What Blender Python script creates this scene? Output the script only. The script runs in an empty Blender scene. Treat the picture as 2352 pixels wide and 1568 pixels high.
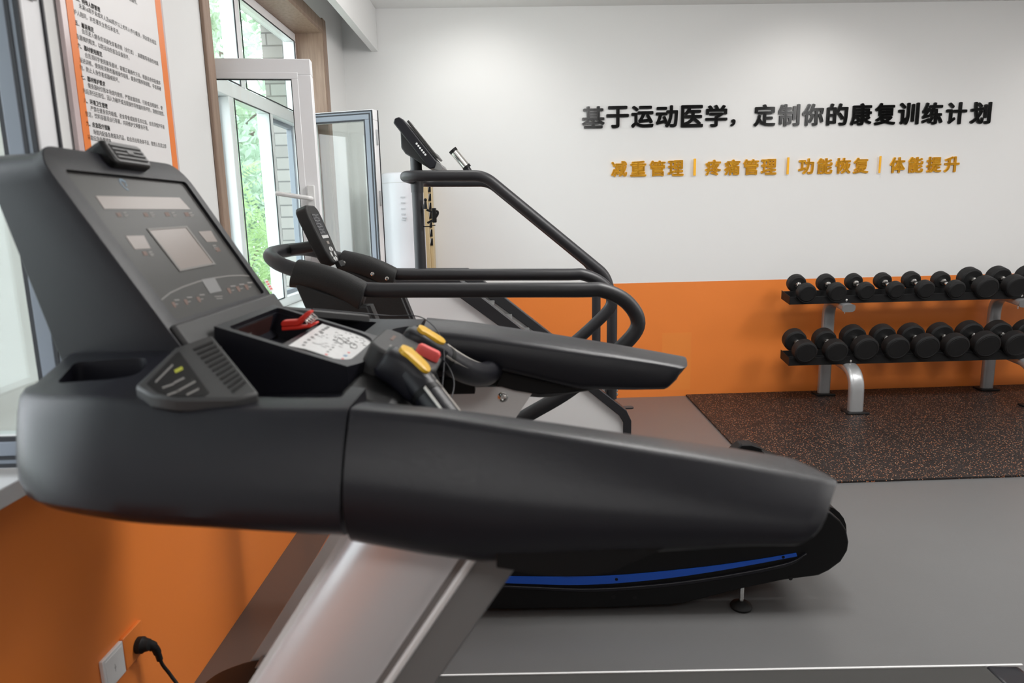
import bpy, bmesh, math, random
from mathutils import Vector, Matrix, Euler
random.seed(7)
SC = bpy.context.scene
COL = SC.collection
PI = math.pi

# ------------------------------------------------------------------ camera
F = 1568.0                       # focal length in photo pixels
CAM = Vector((0, 0, 1.4))
MROT = (Matrix.Rotation(math.radians(0.3), 3, 'Z') @ Matrix.Rotation(math.radians(90 - 10.4), 3, 'X')
        @ Matrix.Rotation(math.radians(-1.25), 3, 'Z'))
cd = bpy.data.cameras.new('camera'); cam = bpy.data.objects.new('camera', cd); COL.objects.link(cam)
cam.location = CAM; cam.rotation_euler = MROT.to_euler()
cd.sensor_width = 36.0; cd.lens = 36.0 * F / 2352; cd.clip_start = 0.05; cd.clip_end = 200
cd.dof.use_dof = True; cd.dof.focus_distance = 3.6; cd.dof.aperture_fstop = 4.0
SC.camera = cam

# ------------------------------------------------------------------ light
SC.view_settings.view_transform = 'Standard'; SC.view_settings.look = 'None'
SC.view_settings.gamma = 1.0; SC.view_settings.use_curve_mapping = False
SC.view_settings.exposure = 0.6
w = bpy.data.worlds.new('overcast_sky'); SC.world = w; w.use_nodes = True
bg = w.node_tree.nodes['Background']
bg.inputs['Color'].default_value = (0.90, 0.95, 1.0, 1); bg.inputs['Strength'].default_value = 3.6
def area(name, loc, sx, sy, watts, col=(1, 0.985, 0.965), rot=(0, 0, 0)):
    l = bpy.data.lights.new(name, 'AREA'); l.shape = 'RECTANGLE'; l.size = sx; l.size_y = sy
    l.energy = watts; l.color = col
    o = bpy.data.objects.new(name, l); COL.objects.link(o); o.location = loc; o.rotation_euler = rot
    return o
for x, y, e in ((1.3, 2.5, 21), (3.4, 2.5, 20), (5.4, 2.5, 20), (3.4, -0.6, 8), (0.2, -1.0, 14)):  # last entry: fill added over the camera, for arm highlight and white sash
    area('ceiling_lamp_and_fill', (x, y, 2.80), 1.2, 0.6, e)
for x, y, e in ((0.9, 2.4, 24), (3.4, 2.4, 22), (-0.2, 3.6, 7)):   # added point fills that brighten the ceiling and upper walls
    l = bpy.data.lights.new('fill_point', 'POINT'); l.energy = e; l.shadow_soft_size = 0.22; l.color = (1, 0.985, 0.965)
    o = bpy.data.objects.new('fill_point', l); COL.objects.link(o); o.location = (x, y, 2.5)
for x in (-0.2, 2.1, 4.4):             # small wall-washing spots close to the back wall
    l = bpy.data.lights.new('wall_spot', 'SPOT'); l.energy = 8; l.spot_size = math.radians(125); l.spot_blend = 0.8
    l.shadow_soft_size = 0.05; l.color = (1, 0.97, 0.93)
    o = bpy.data.objects.new('wall_spot', l); COL.objects.link(o); o.location = (x, 4.35, 2.79)
    o.rotation_euler = (math.radians(28), 0, 0)

# ------------------------------------------------------------------ pixel -> place helpers (photo pixels on a real plane)
def ray(x, y):
    return MROT @ Vector(((x - 1176) / F, -(y - 784) / F, -1))
def PY(x, y, Y):                 # point of the plane at depth Y
    d = ray(x, y); return CAM + d * (Y / d.y)
def PXc(x, y, X):                # point of the plane at lateral X
    d = ray(x, y); return CAM + d * (X / d.x)
def PZ(x, y, Z):                 # point of the plane at height Z
    d = ray(x, y); return CAM + d * ((Z - 1.4) / d.z)
def PP(x, y, p0, n):             # point of any plane
    d = ray(x, y); return CAM + d * ((p0 - CAM).dot(n) / d.dot(n))
def XZ(pts, Y):
    r = []
    for x, y in pts:
        p = PY(x, y, Y); r.append((p.x, p.z))
    return r

# ------------------------------------------------------------------ materials
def mat(name, col, rough=0.5, metal=0.0, bump=0.0, scale=200.0, spec=0.5, coat=0.0, var=0.0, vscale=3.0):
    m = bpy.data.materials.new(name); m.use_nodes = True
    nt = m.node_tree; b = nt.nodes['Principled BSDF']
    b.inputs['Base Color'].default_value = (*col, 1); b.inputs['Roughness'].default_value = rough
    b.inputs['Metallic'].default_value = metal; b.inputs['Specular IOR Level'].default_value = spec
    b.inputs['Coat Weight'].default_value = coat
    tc = nt.nodes.new('ShaderNodeTexCoord')
    if bump:
        n = nt.nodes.new('ShaderNodeTexNoise'); n.inputs['Scale'].default_value = scale; n.inputs['Detail'].default_value = 2
        bp = nt.nodes.new('ShaderNodeBump'); bp.inputs['Strength'].default_value = bump; bp.inputs['Distance'].default_value = 0.002
        nt.links.new(tc.outputs['Object'], n.inputs['Vector']); nt.links.new(n.outputs['Fac'], bp.inputs['Height'])
        nt.links.new(bp.outputs['Normal'], b.inputs['Normal'])
    n2 = nt.nodes.new('ShaderNodeTexNoise'); n2.inputs['Scale'].default_value = vscale; n2.inputs['Detail'].default_value = 3
    nt.links.new(tc.outputs['Object'], n2.inputs['Vector'])
    mp = nt.nodes.new('ShaderNodeMapRange'); mp.inputs['To Min'].default_value = max(0.0, rough - 0.04 - var * 0.3)
    mp.inputs['To Max'].default_value = min(1.0, rough + 0.04 + var * 0.3)
    nt.links.new(n2.outputs['Fac'], mp.inputs['Value']); nt.links.new(mp.outputs['Result'], b.inputs['Roughness'])
    if var:
        hs = nt.nodes.new('ShaderNodeMix'); hs.data_type = 'RGBA'
        hs.inputs[6].default_value = (*[c * (1 - var) for c in col], 1); hs.inputs[7].default_value = (*[min(1, c * (1 + var)) for c in col], 1)
        nt.links.new(n2.outputs['Fac'], hs.inputs[0]); nt.links.new(hs.outputs[2], b.inputs['Base Color'])
    return m
M = {}
M['wall'] = mat('white_paint', (0.80, 0.80, 0.795), 0.75, bump=0.05, scale=90)
M['orange'] = mat('orange_paint', (0.88, 0.245, 0.045), 0.38, bump=0.04, scale=60, var=0.03)
M['ceil'] = mat('ceiling_paint', (0.86, 0.86, 0.85), 0.85)
M['sill'] = mat('white_stone', (0.78, 0.78, 0.78), 0.3)
M['upvc'] = mat('white_frame', (0.93, 0.93, 0.95), 0.3)
M['greyf'] = mat('grey_blue_frame', (0.24, 0.27, 0.32), 0.35)
M['gasket'] = mat('black_gasket', (0.015, 0.016, 0.022), 0.5)
M['plastic'] = mat('charcoal_plastic', (0.010, 0.010, 0.0145), 0.31, spec=0.40, bump=0.22, scale=900)
M['plastic2'] = mat('grey_plastic', (0.034, 0.034, 0.035), 0.5, bump=0.15, scale=900)
M['black'] = mat('black_plastic', (0.007, 0.007, 0.0075), 0.5, spec=0.25)
M['tube'] = mat('black_powder_coat', (0.022, 0.022, 0.025), 0.42, bump=0.15, scale=700)
M['rubber'] = mat('black_rubber', (0.009, 0.009, 0.0095), 0.6, spec=0.35, bump=0.12, scale=300)
M['sleeve'] = mat('black_soft_cover', (0.016, 0.016, 0.0165), 0.55, spec=0.4, bump=0.4, scale=500)
M['chrome'] = mat('chrome', (0.75, 0.74, 0.72), 0.18, 1.0)
M['steel'] = mat('silver_paint', (0.48, 0.49, 0.50), 0.34, 0.6)
M['alu'] = mat('satin_aluminium', (0.80, 0.78, 0.79), 0.34, 0.35)
M['grey'] = mat('mid_grey_paint', (0.20, 0.20, 0.20), 0.45)
M['lgrey'] = mat('light_grey_plate', (0.56, 0.56, 0.56), 0.45, 0.1)
M['plate'] = mat('pale_grey_plate', (0.74, 0.74, 0.735), 0.4)
M['seamline'] = mat('rust_seam', (0.42, 0.15, 0.07), 0.5)
M['patch'] = mat('touch_up_orange', (0.885, 0.27, 0.05), 0.42)
M['white'] = mat('white_plastic', (0.80, 0.80, 0.80), 0.35)
M['yellow'] = mat('yellow_button', (0.80, 0.46, 0.02), 0.4)
M['red'] = mat('red_plastic', (0.78, 0.035, 0.02), 0.4)
M['salmon'] = mat('red_stop_key', (0.85, 0.10, 0.09), 0.45)
M['blue'] = mat('blue_strip', (0.012, 0.10, 0.58), 0.35)
M['screen'] = mat('dark_glossy_overlay', (0.050, 0.049, 0.047), 0.36, spec=0.3)
M['lcd'] = mat('tinted_window', (0.24, 0.20, 0.18), 0.3)
M['icon'] = mat('pale_print', (0.20, 0.19, 0.18), 0.5)
M['iconr'] = mat('orange_print', (0.14, 0.075, 0.055), 0.5)
M['print'] = mat('black_print', (0.03, 0.03, 0.03), 0.6)
M['paper'] = mat('white_board', (0.80, 0.78, 0.78), 0.35)
M['oborder'] = mat('orange_border', (0.88, 0.22, 0.03), 0.35)
M['acrylic'] = mat('pinkish_acrylic_edge', (0.62, 0.50, 0.50), 0.2)
M['letterk'] = mat('black_acrylic', (0.007, 0.007, 0.007), 0.16, spec=0.3)
M['lettero'] = mat('amber_acrylic', (1.0, 0.50, 0.025), 0.45, spec=0.3)
M['beige'] = mat('beige_panel', (0.66, 0.52, 0.30), 0.5)
M['ac'] = mat('air_conditioner_white', (0.80, 0.80, 0.85), 0.25)
M['bark'] = mat('bark', (0.10, 0.07, 0.05), 0.9, var=0.3, vscale=20)
M['grass'] = mat('grass_ground', (0.34, 0.36, 0.30), 0.9, var=0.3, vscale=4)
M['olive'] = mat('dark_red_inside', (0.05, 0.022, 0.02), 0.3)

def nodes_of(name):
    m = bpy.data.materials.new(name); m.use_nodes = True
    return m, m.node_tree, m.node_tree.nodes['Principled BSDF']
def floor_mat(name, col):
    m, nt, b = nodes_of(name)
    tc = nt.nodes.new('ShaderNodeTexCoord'); n = nt.nodes.new('ShaderNodeTexNoise')
    n.inputs['Scale'].default_value = 260; n.inputs['Detail'].default_value = 3
    n2 = nt.nodes.new('ShaderNodeTexNoise'); n2.inputs['Scale'].default_value = 2.2; n2.inputs['Detail'].default_value = 4
    mx = nt.nodes.new('ShaderNodeMix'); mx.data_type = 'RGBA'
    mx.inputs[6].default_value = (*[c * 0.94 for c in col], 1); mx.inputs[7].default_value = (*[c * 1.06 for c in col], 1)
    bp = nt.nodes.new('ShaderNodeBump'); bp.inputs['Strength'].default_value = 0.25; bp.inputs['Distance'].default_value = 0.001
    L = nt.links.new
    L(tc.outputs['Object'], n.inputs['Vector']); L(tc.outputs['Object'], n2.inputs['Vector'])
    L(n2.outputs['Fac'], mx.inputs[0]); L(mx.outputs[2], b.inputs['Base Color'])
    L(n.outputs['Fac'], bp.inputs['Height']); L(bp.outputs['Normal'], b.inputs['Normal'])
    b.inputs['Roughness'].default_value = 0.29; b.inputs['Specular IOR Level'].default_value = 0.6
    return m
M['floor'] = floor_mat('grey_vinyl', (0.138, 0.138, 0.139))
M['strip'] = floor_mat('brown_grey_vinyl', (0.105, 0.085, 0.075))
def mat_mat():
    m, nt, b = nodes_of('speckled_rubber'); L = nt.links.new
    tc = nt.nodes.new('ShaderNodeTexCoord')
    v = nt.nodes.new('ShaderNodeTexVoronoi'); v.inputs['Scale'].default_value = 145; v.feature = 'F1'
    L(tc.outputs['Object'], v.inputs['Vector'])
    sep = nt.nodes.new('ShaderNodeSeparateColor'); L(v.outputs['Color'], sep.inputs[0])
    gt = nt.nodes.new('ShaderNodeMath'); gt.operation = 'GREATER_THAN'; gt.inputs[1].default_value = 0.80; L(sep.outputs[0], gt.inputs[0])
    ds = nt.nodes.new('ShaderNodeMath'); ds.operation = 'LESS_THAN'; ds.inputs[1].default_value = 0.42; L(v.outputs['Distance'], ds.inputs[0])
    ml = nt.nodes.new('ShaderNodeMath'); ml.operation = 'MULTIPLY'; L(gt.outputs[0], ml.inputs[0]); L(ds.outputs[0], ml.inputs[1])
    n = nt.nodes.new('ShaderNodeTexNoise'); n.inputs['Scale'].default_value = 5; n.inputs['Detail'].default_value = 5
    L(tc.outputs['Object'], n.inputs['Vector'])
    base = nt.nodes.new('ShaderNodeMix'); base.data_type = 'RGBA'
    base.inputs[6].default_value = (0.012, 0.0095, 0.009, 1); base.inputs[7].default_value = (0.026, 0.021, 0.020, 1)
    L(n.outputs['Fac'], base.inputs[0])
    sp = nt.nodes.new('ShaderNodeMix'); sp.data_type = 'RGBA'
    sp.inputs[6].default_value = (0.52, 0.15, 0.05, 1); sp.inputs[7].default_value = (0.45, 0.30, 0.20, 1); L(sep.outputs[1], sp.inputs[0])
    mx = nt.nodes.new('ShaderNodeMix'); mx.data_type = 'RGBA'
    L(ml.outputs[0], mx.inputs[0]); L(base.outputs[2], mx.inputs[6]); L(sp.outputs[2], mx.inputs[7]); L(mx.outputs[2], b.inputs['Base Color'])
    b.inputs['Roughness'].default_value = 0.5; b.inputs['Specular IOR Level'].default_value = 0.35
    bp = nt.nodes.new('ShaderNodeBump'); bp.inputs['Strength'].default_value = 0.5; bp.inputs['Distance'].default_value = 0.002
    L(v.outputs['Distance'], bp.inputs['Height']); L(bp.outputs['Normal'], b.inputs['Normal'])
    return m
M['mat'] = mat_mat()
def wood_mat():
    m, nt, b = nodes_of('light_oak'); L = nt.links.new
    tc = nt.nodes.new('ShaderNodeTexCoord'); mp = nt.nodes.new('ShaderNodeMapping'); mp.inputs['Scale'].default_value = (28, 28, 1.6)
    n = nt.nodes.new('ShaderNodeTexNoise'); n.inputs['Scale'].default_value = 2.0; n.inputs['Detail'].default_value = 6; n.inputs['Roughness'].default_value = 0.65
    cr = nt.nodes.new('ShaderNodeValToRGB')
    cr.color_ramp.elements[0].color = (0.235, 0.155, 0.11, 1); cr.color_ramp.elements[0].position = 0.3
    cr.color_ramp.elements[1].color = (0.38, 0.265, 0.20, 1); cr.color_ramp.elements[1].position = 0.72
    L(tc.outputs['Object'], mp.inputs[0]); L(mp.outputs[0], n.inputs['Vector']); L(n.outputs['Fac'], cr.inputs[0]); L(cr.outputs[0], b.inputs['Base Color'])
    b.inputs['Roughness'].default_value = 0.5
    return m
M['wood'] = wood_mat()
def brick_mat():
    m, nt, b = nodes_of('pale_brick'); L = nt.links.new
    tc = nt.nodes.new('ShaderNodeTexCoord'); sp = nt.nodes.new('ShaderNodeSeparateXYZ'); L(tc.outputs['Object'], sp.inputs[0])
    ad = nt.nodes.new('ShaderNodeMath'); ad.operation = 'ADD'; L(sp.outputs[0], ad.inputs[0]); L(sp.outputs[1], ad.inputs[1])
    cb = nt.nodes.new('ShaderNodeCombineXYZ'); L(ad.outputs[0], cb.inputs[0]); L(sp.outputs[2], cb.inputs[1])
    br = nt.nodes.new('ShaderNodeTexBrick'); br.inputs['Scale'].default_value = 1.0
    br.inputs['Brick Width'].default_value = 0.20; br.inputs['Row Height'].default_value = 0.075; br.inputs['Mortar Size'].default_value = 0.005
    br.inputs['Color1'].default_value = (0.40, 0.385, 0.365, 1); br.inputs['Color2'].default_value = (0.31, 0.295, 0.28, 1); br.inputs['Mortar'].default_value = (0.17, 0.165, 0.16, 1)
    L(cb.outputs[0], br.inputs['Vector']); L(br.outputs['Color'], b.inputs['Base Color']); b.inputs['Roughness'].default_value = 0.8
    return m
M['brick'] = brick_mat()
def glass_mat():
    m = bpy.data.materials.new('window_glass'); m.use_nodes = True; nt = m.node_tree; nt.nodes.clear(); L = nt.links.new
    out = nt.nodes.new('ShaderNodeOutputMaterial'); mx = nt.nodes.new('ShaderNodeMixShader')
    tr = nt.nodes.new('ShaderNodeBsdfTransparent'); tr.inputs[0].default_value = (0.93, 0.97, 0.955, 1)
    gl = nt.nodes.new('ShaderNodeBsdfGlossy'); gl.inputs['Roughness'].default_value = 0.02
    lw = nt.nodes.new('ShaderNodeLayerWeight'); lw.inputs['Blend'].default_value = 0.5
    pw = nt.nodes.new('ShaderNodeMath'); pw.operation = 'POWER'; pw.inputs[1].default_value = 5.0; L(lw.outputs['Facing'], pw.inputs[0])
    fr = nt.nodes.new('ShaderNodeMath'); fr.operation = 'MULTIPLY_ADD'; fr.inputs[1].default_value = 0.93; fr.inputs[2].default_value = 0.045
    L(pw.outputs[0], fr.inputs[0])
    n = nt.nodes.new('ShaderNodeTexNoise'); n.inputs['Scale'].default_value = 8
    mr = nt.nodes.new('ShaderNodeMapRange'); mr.inputs['To Min'].default_value = 0.015; mr.inputs['To Max'].default_value = 0.04
    L(n.outputs['Fac'], mr.inputs['Value']); L(mr.outputs['Result'], gl.inputs['Roughness'])
    L(fr.outputs[0], mx.inputs[0]); L(tr.outputs[0], mx.inputs[1]); L(gl.outputs[0], mx.inputs[2]); L(mx.outputs[0], out.inputs[0])
    return m
M['glass'] = glass_mat()
def leaf_mat(name, c1, c2):
    m, nt, b = nodes_of(name); L = nt.links.new
    tc = nt.nodes.new('ShaderNodeTexCoord'); n = nt.nodes.new('ShaderNodeTexNoise'); n.inputs['Scale'].default_value = 9
    mx = nt.nodes.new('ShaderNodeMix'); mx.data_type = 'RGBA'; mx.inputs[6].default_value = (*c1, 1); mx.inputs[7].default_value = (*c2, 1)
    L(tc.outputs['Object'], n.inputs['Vector']); L(n.outputs['Fac'], mx.inputs[0]); L(mx.outputs[2], b.inputs['Base Color'])
    b.inputs['Roughness'].default_value = 0.5
    t = nt.nodes.new('ShaderNodeBsdfTranslucent'); L(mx.outputs[2], t.inputs[0])
    ms = nt.nodes.new('ShaderNodeMixShader'); ms.inputs[0].default_value = 0.5
    L(b.outputs[0], ms.inputs[1]); L(t.outputs[0], ms.inputs[2]); L(ms.outputs[0], nt.nodes['Material Output'].inputs[0])
    return m
M['leaf'] = leaf_mat('leaf_green', (0.34, 0.44, 0.30), (0.52, 0.62, 0.46))
M['leaf2'] = leaf_mat('leaf_pale', (0.36, 0.50, 0.23), (0.56, 0.70, 0.38))
M['leaf3'] = leaf_mat('leaf_blue_green', (0.42, 0.54, 0.42), (0.62, 0.72, 0.60))
def clear_mat():
    m = bpy.data.materials.new('clear_film'); m.use_nodes = True; nt = m.node_tree; nt.nodes.clear(); L = nt.links.new
    out = nt.nodes.new('ShaderNodeOutputMaterial'); mx = nt.nodes.new('ShaderNodeMixShader'); mx.inputs[0].default_value = 0.05
    tr = nt.nodes.new('ShaderNodeBsdfTransparent'); gl = nt.nodes.new('ShaderNodeBsdfGlossy'); gl.inputs['Roughness'].default_value = 0.15
    n = nt.nodes.new('ShaderNodeTexNoise'); n.inputs['Scale'].default_value = 40
    bp = nt.nodes.new('ShaderNodeBump'); bp.inputs['Strength'].default_value = 0.5; bp.inputs['Distance'].default_value = 0.004
    L(n.outputs['Fac'], bp.inputs['Height']); L(bp.outputs[0], gl.inputs['Normal'])
    L(tr.outputs[0], mx.inputs[1]); L(gl.outputs[0], mx.inputs[2]); L(mx.outputs[0], out.inputs[0])
    return m
M['film'] = clear_mat()

# ------------------------------------------------------------------ mesh helpers (all in world coordinates)
def tag(o, label=None, cat=None, group=None, kind=None):
    if label: o['label'] = label
    if cat: o['category'] = cat
    if group: o['group'] = group
    if kind: o['kind'] = kind
    return o
def thing(name, label, cat, loc, group=None):
    o = bpy.data.objects.new(name, None); COL.objects.link(o); o.location = loc; o.empty_display_size = 0.1
    return tag(o, label, cat, group)
def wloc(o):
    v = Vector((0, 0, 0))
    while o: v += o.location; o = o.parent
    return v
def build(name, bm, m, parent=None, bevel=0.0, seg=2, ang=35, smooth=True, origin=None, label=None, weld=False):
    if weld: bmesh.ops.remove_doubles(bm, verts=bm.verts, dist=1e-5)
    bmesh.ops.recalc_face_normals(bm, faces=bm.faces)
    base = wloc(parent) if parent else Vector((0, 0, 0))
    if origin is not None: base = Vector(origin)
    bmesh.ops.translate(bm, verts=bm.verts, vec=-base)
    me = bpy.data.meshes.new(name); bm.to_mesh(me); bm.free()
    if smooth:
        for p in me.polygons: p.use_smooth = True
        me.set_sharp_from_angle(angle=math.radians(ang))
    for mm in (m if isinstance(m, (list, tuple)) else [m]): me.materials.append(M[mm] if isinstance(mm, str) else mm)
    o = bpy.data.objects.new(name, me); COL.objects.link(o)
    if parent: o.parent = parent; o.location = (0, 0, 0)
    if origin is not None and not parent: o.location = base
    if bevel:
        b = o.modifiers.new('bevel', 'BEVEL'); b.width = bevel; b.segments = seg; b.limit_method = 'ANGLE'; b.angle_limit = math.radians(30)
        b.harden_normals = False
    if label: o['label'] = label
    return o
def struct(name, bm, m, label, **k):
    o = build(name, bm, m, **k); o['kind'] = 'structure'; o['label'] = label; o['category'] = name.split('_')[0]
    return o
def B(): return bmesh.new()
def box(bm, x0, x1, y0, y1, z0, z1, mi=0):
    v = [bm.verts.new(p) for p in ((x0, y0, z0), (x1, y0, z0), (x1, y1, z0), (x0, y1, z0), (x0, y0, z1), (x1, y0, z1), (x1, y1, z1), (x0, y1, z1))]
    for f in ((0, 3, 2, 1), (4, 5, 6, 7), (0, 1, 5, 4), (1, 2, 6, 5), (2, 3, 7, 6), (3, 0, 4, 7)):
        bm.faces.new([v[i] for i in f]).material_index = mi
    return bm
def obox(bm, c, ax, ay, az, hx, hy, hz):
    """box with centre c, unit axes ax ay az and half sizes"""
    v = []
    for sz in (-1, 1):
        for sx, sy in ((-1, -1), (1, -1), (1, 1), (-1, 1)):
            v.append(bm.verts.new(Vector(c) + ax * (hx * sx) + ay * (hy * sy) + az * (hz * sz)))
    for f in ((0, 3, 2, 1), (4, 5, 6, 7), (0, 1, 5, 4), (1, 2, 6, 5), (2, 3, 7, 6), (3, 0, 4, 7)):
        bm.faces.new([v[i] for i in f])
    return bm
def loft(bm, rings, cap=True, closed=True, mi=0):
    vs = [[bm.verts.new(p) for p in r] for r in rings]
    n = len(rings[0])
    for a, b in zip(vs, vs[1:]):
        for i in range(n if closed else n - 1):
            j = (i + 1) % n
            bm.faces.new((a[i], a[j], b[j], b[i])).material_index = mi
    if cap:
        bm.faces.new(vs[0][::-1]).material_index = mi; bm.faces.new(vs[-1]).material_index = mi
    return bm
def prismY(bm, xz, y0, y1):      # polygon in the X-Z plane extruded along Y
    return loft(bm, [[(x, y0, z) for x, z in xz], [(x, y1, z) for x, z in xz]])
def prismZ(bm, xy, z0, z1):
    return loft(bm, [[(x, y, z0) for x, y in xy], [(x, y, z1) for x, y in xy]])
def prismN(bm, pts, n, t):       # polygon of 3D points pushed along n by t
    return loft(bm, [[Vector(p) for p in pts], [Vector(p) + n * t for p in pts]])
def ringpts(c, t, r, n, up=None, ry=None):
    t = t.normalized(); up = Vector((0, 0, 1)) if up is None else up
    if abs(t.dot(up)) > 0.95: up = Vector((0, 1, 0))
    a = t.cross(up).normalized(); b = a.cross(t)
    ry = r if ry is None else ry
    return [c + a * (r * math.cos(2 * PI * i / n)) + b * (ry * math.sin(2 * PI * i / n)) for i in range(n)]
def catmull(pts, sub=8):
    P = [Vector(p) for p in pts]; P = [P[0] * 2 - P[1]] + P + [P[-1] * 2 - P[-2]]
    out = []
    for i in range(1, len(P) - 2):
        for k in range(sub):
            t = k / sub; a, b, c, d = P[i - 1], P[i], P[i + 1], P[i + 2]
            out.append(0.5 * ((2 * b) + (c - a) * t + (2 * a - 5 * b + 4 * c - d) * t * t + (3 * b - a - 3 * c + d) * t ** 3))
    out.append(P[-2]); return out
def fillet(pts, r, n=8):
    """polyline with rounded corners; r a number or a list for the inner corners"""
    P = [Vector(p) for p in pts]; out = [P[0]]
    for i in range(1, len(P) - 1):
        ri = r[i - 1] if isinstance(r, (list, tuple)) else r
        a = (P[i - 1] - P[i]); b = (P[i + 1] - P[i]); la, lb = a.length, b.length
        a.normalize(); b.normalize(); th = a.angle(b)
        d = min(ri / math.tan(th / 2), la * 0.49, lb * 0.49)
        s, e = P[i] + a * d, P[i] + b * d
        for k in range(n + 1):
            t = k / n; out.append(s * (1 - t) ** 2 + P[i] * (2 * t * (1 - t)) + e * t * t)
    out.append(P[-1]); return out
def tube(bm, path, r, n=16, cap=True, up=None):
    path = [Vector(p) for p in path]; rings = []; prev = None
    for i, p in enumerate(path):
        t = (path[min(i + 1, len(path) - 1)] - path[max(i - 1, 0)]).normalized()
        if prev is None:
            u = up or (Vector((0, 1, 0)) if abs(t.y) < 0.9 else Vector((0, 0, 1)))
            a = t.cross(u).normalized()
        else:
            a = (prev - t * prev.dot(t)).normalized()
        prev = a; b = t.cross(a)
        rr = r[i] if isinstance(r, (list, tuple)) else r
        rings.append([p + a * (rr * math.cos(2 * PI * k / n)) + b * (rr * math.sin(2 * PI * k / n)) for k in range(n)])
    return loft(bm, rings, cap)
def lathe(bm, c, axis, prof, n=32):
    """prof: (distance along axis, radius) list; closed with caps"""
    c = Vector(c); axis = Vector(axis).normalized(); up = Vector((0, 0, 1)) if abs(axis.z) < 0.9 else Vector((1, 0, 0))
    a = axis.cross(up).normalized(); b = axis.cross(a)
    rings = [[c + axis * d + a * (r * math.cos(2 * PI * k / n)) + b * (r * math.sin(2 * PI * k / n)) for k in range(n)] for d, r in prof]
    return loft(bm, rings)
def rrect(x0, x1, y0, y1, r, n=6):
    """rounded rectangle outline; r a number or 4 radii for (x0y0, x1y0, x1y1, x0y1)"""
    rs = r if isinstance(r, (list, tuple)) else [r] * 4; out = []
    for (cx, cy, a0), rr, (sx, sy) in zip(((x0, y0, 180), (x1, y0, 270), (x1, y1, 0), (x0, y1, 90)), rs, ((1, 1), (-1, 1), (-1, -1), (1, -1))):
        for k in range(n + 1):
            a = math.radians(a0 + 90 * k / n)
            out.append((cx + sx * rr + rr * math.cos(a), cy + sy * rr + rr * math.sin(a)))
    return out
def cut(o, cutters):
    """carve solids out of a mesh object and bake the result"""
    tmp = []
    for bm in cutters:
        c = build('cutter', bm, 'black', smooth=False); tmp.append(c)
        md = o.modifiers.new('cut', 'BOOLEAN'); md.operation = 'DIFFERENCE'; md.object = c; md.solver = 'EXACT'
    dg = bpy.context.evaluated_depsgraph_get(); dg.update()
    me = bpy.data.meshes.new_from_object(o.evaluated_get(dg))
    old = o.data; name = old.name; o.modifiers.clear(); o.data = me; bpy.data.meshes.remove(old); me.name = name
    for c in tmp:
        d = c.data; bpy.data.objects.remove(c); bpy.data.meshes.remove(d)
    for p in me.polygons: p.use_smooth = True
    me.set_sharp_from_angle(angle=math.radians(35))
    return o
def text_mesh(s, size=1.0, bold=0.0, extrude=0.0, spacing=1.0):
    c = bpy.data.curves.new('txt', 'FONT'); c.body = s; c.size = size; c.offset = bold; c.extrude = extrude; c.space_character = spacing
    c.resolution_u = 3
    o = bpy.data.objects.new('txt', c); COL.objects.link(o)
    dg = bpy.context.evaluated_depsgraph_get(); dg.update()
    me = bpy.data.meshes.new_from_object(o.evaluated_get(dg))
    bpy.data.objects.remove(o); bpy.data.curves.remove(c)
    return me
def place_text(bm, s, org, ux, uy, sx, sy, bold=0.0, extrude=0.0, spacing=1.0):
    """add text s to bm: baseline start org, unit axes ux uy, em sizes sx sy"""
    me = text_mesh(s, 1.0, 0.0, extrude, spacing); uz = ux.cross(uy)
    base = [v.co.copy() for v in me.vertices]
    for dx, dy in (((0, 0),) if not bold else ((-bold, 0), (bold, 0), (0, bold * 0.7), (0, -bold * 0.7))):
        for v, c in zip(me.vertices, base): v.co = Vector(org) + ux * ((c.x + dx) * sx) + uy * ((c.y + dy) * sy)
        bm.from_mesh(me)
    bpy.data.meshes.remove(me)
    return bm

# ================================================================== the room
WB, WS = 5.09, math.tan(math.radians(2.1))       # back wall: y = WB + WS * x (slightly out of square)
def bw(x, off=0.0): return WB + WS * x - off
WL, LED, SILL = -1.16, -1.015, 0.917             # window wall, boxed ledge below it, sill height
CEIL = 2.83
XR, YF = 6.5, -3.5
bm = B(); box(bm, LED - 0.2, XR, YF, 5.6, -0.1, 0); struct('floor', bm, 'floor', 'grey vinyl gym floor')
bm = B(); box(bm, LED, -0.862, YF, bw(LED) - 0.001, 0.0, 0.004); t1_ = struct('trim_1', bm, 'strip', 'brown grey floor strip along the window ledge', bevel=0.001)
bm = B(); box(bm, -0.8618, -0.8590, YF, bw(LED) - 0.001, 0.0, 0.0025); build('edge_line', bm, 'seamline', t1_)
bm = B(); box(bm, WL - 0.3, XR, YF, 5.6, CEIL, CEIL + 0.1); struct('ceiling', bm, 'ceil', 'white ceiling')
def slab_back(x0, x1, z0, z1, o0, o1):
    return loft(B(), [[(x0, bw(x0, o0), z0), (x1, bw(x1, o0), z0), (x1, bw(x1, o0), z1), (x0, bw(x0, o0), z1)],
                      [(x0, bw(x0, o1), z0), (x1, bw(x1, o1), z0), (x1, bw(x1, o1), z1), (x0, bw(x0, o1), z1)]])
wb = struct('wall_back', slab_back(WL - 0.3, XR, 0, CEIL, 0, -0.15), 'wall', 'white back wall with an orange lower band')
OT = 0.886
o = build('orange_band', slab_back(LED, XR, 0, OT, 0.0015, 0.0), 'orange', wb)
px0, px1 = 1.12, 1.345
build('paint_patch', slab_back(px0, px1, 0.05, 0.50, 0.0022, 0.0012), 'patch', wb)
bm = B(); box(bm, XR, XR + 0.1, YF, 5.6, 0, CEIL); struct('wall_right', bm, 'wall', 'white right wall')
bm = B(); box(bm, WL - 0.3, XR, YF - 0.1, YF, 0, CEIL); struct('wall_front', bm, 'wall', 'white wall behind the camera')
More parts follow.
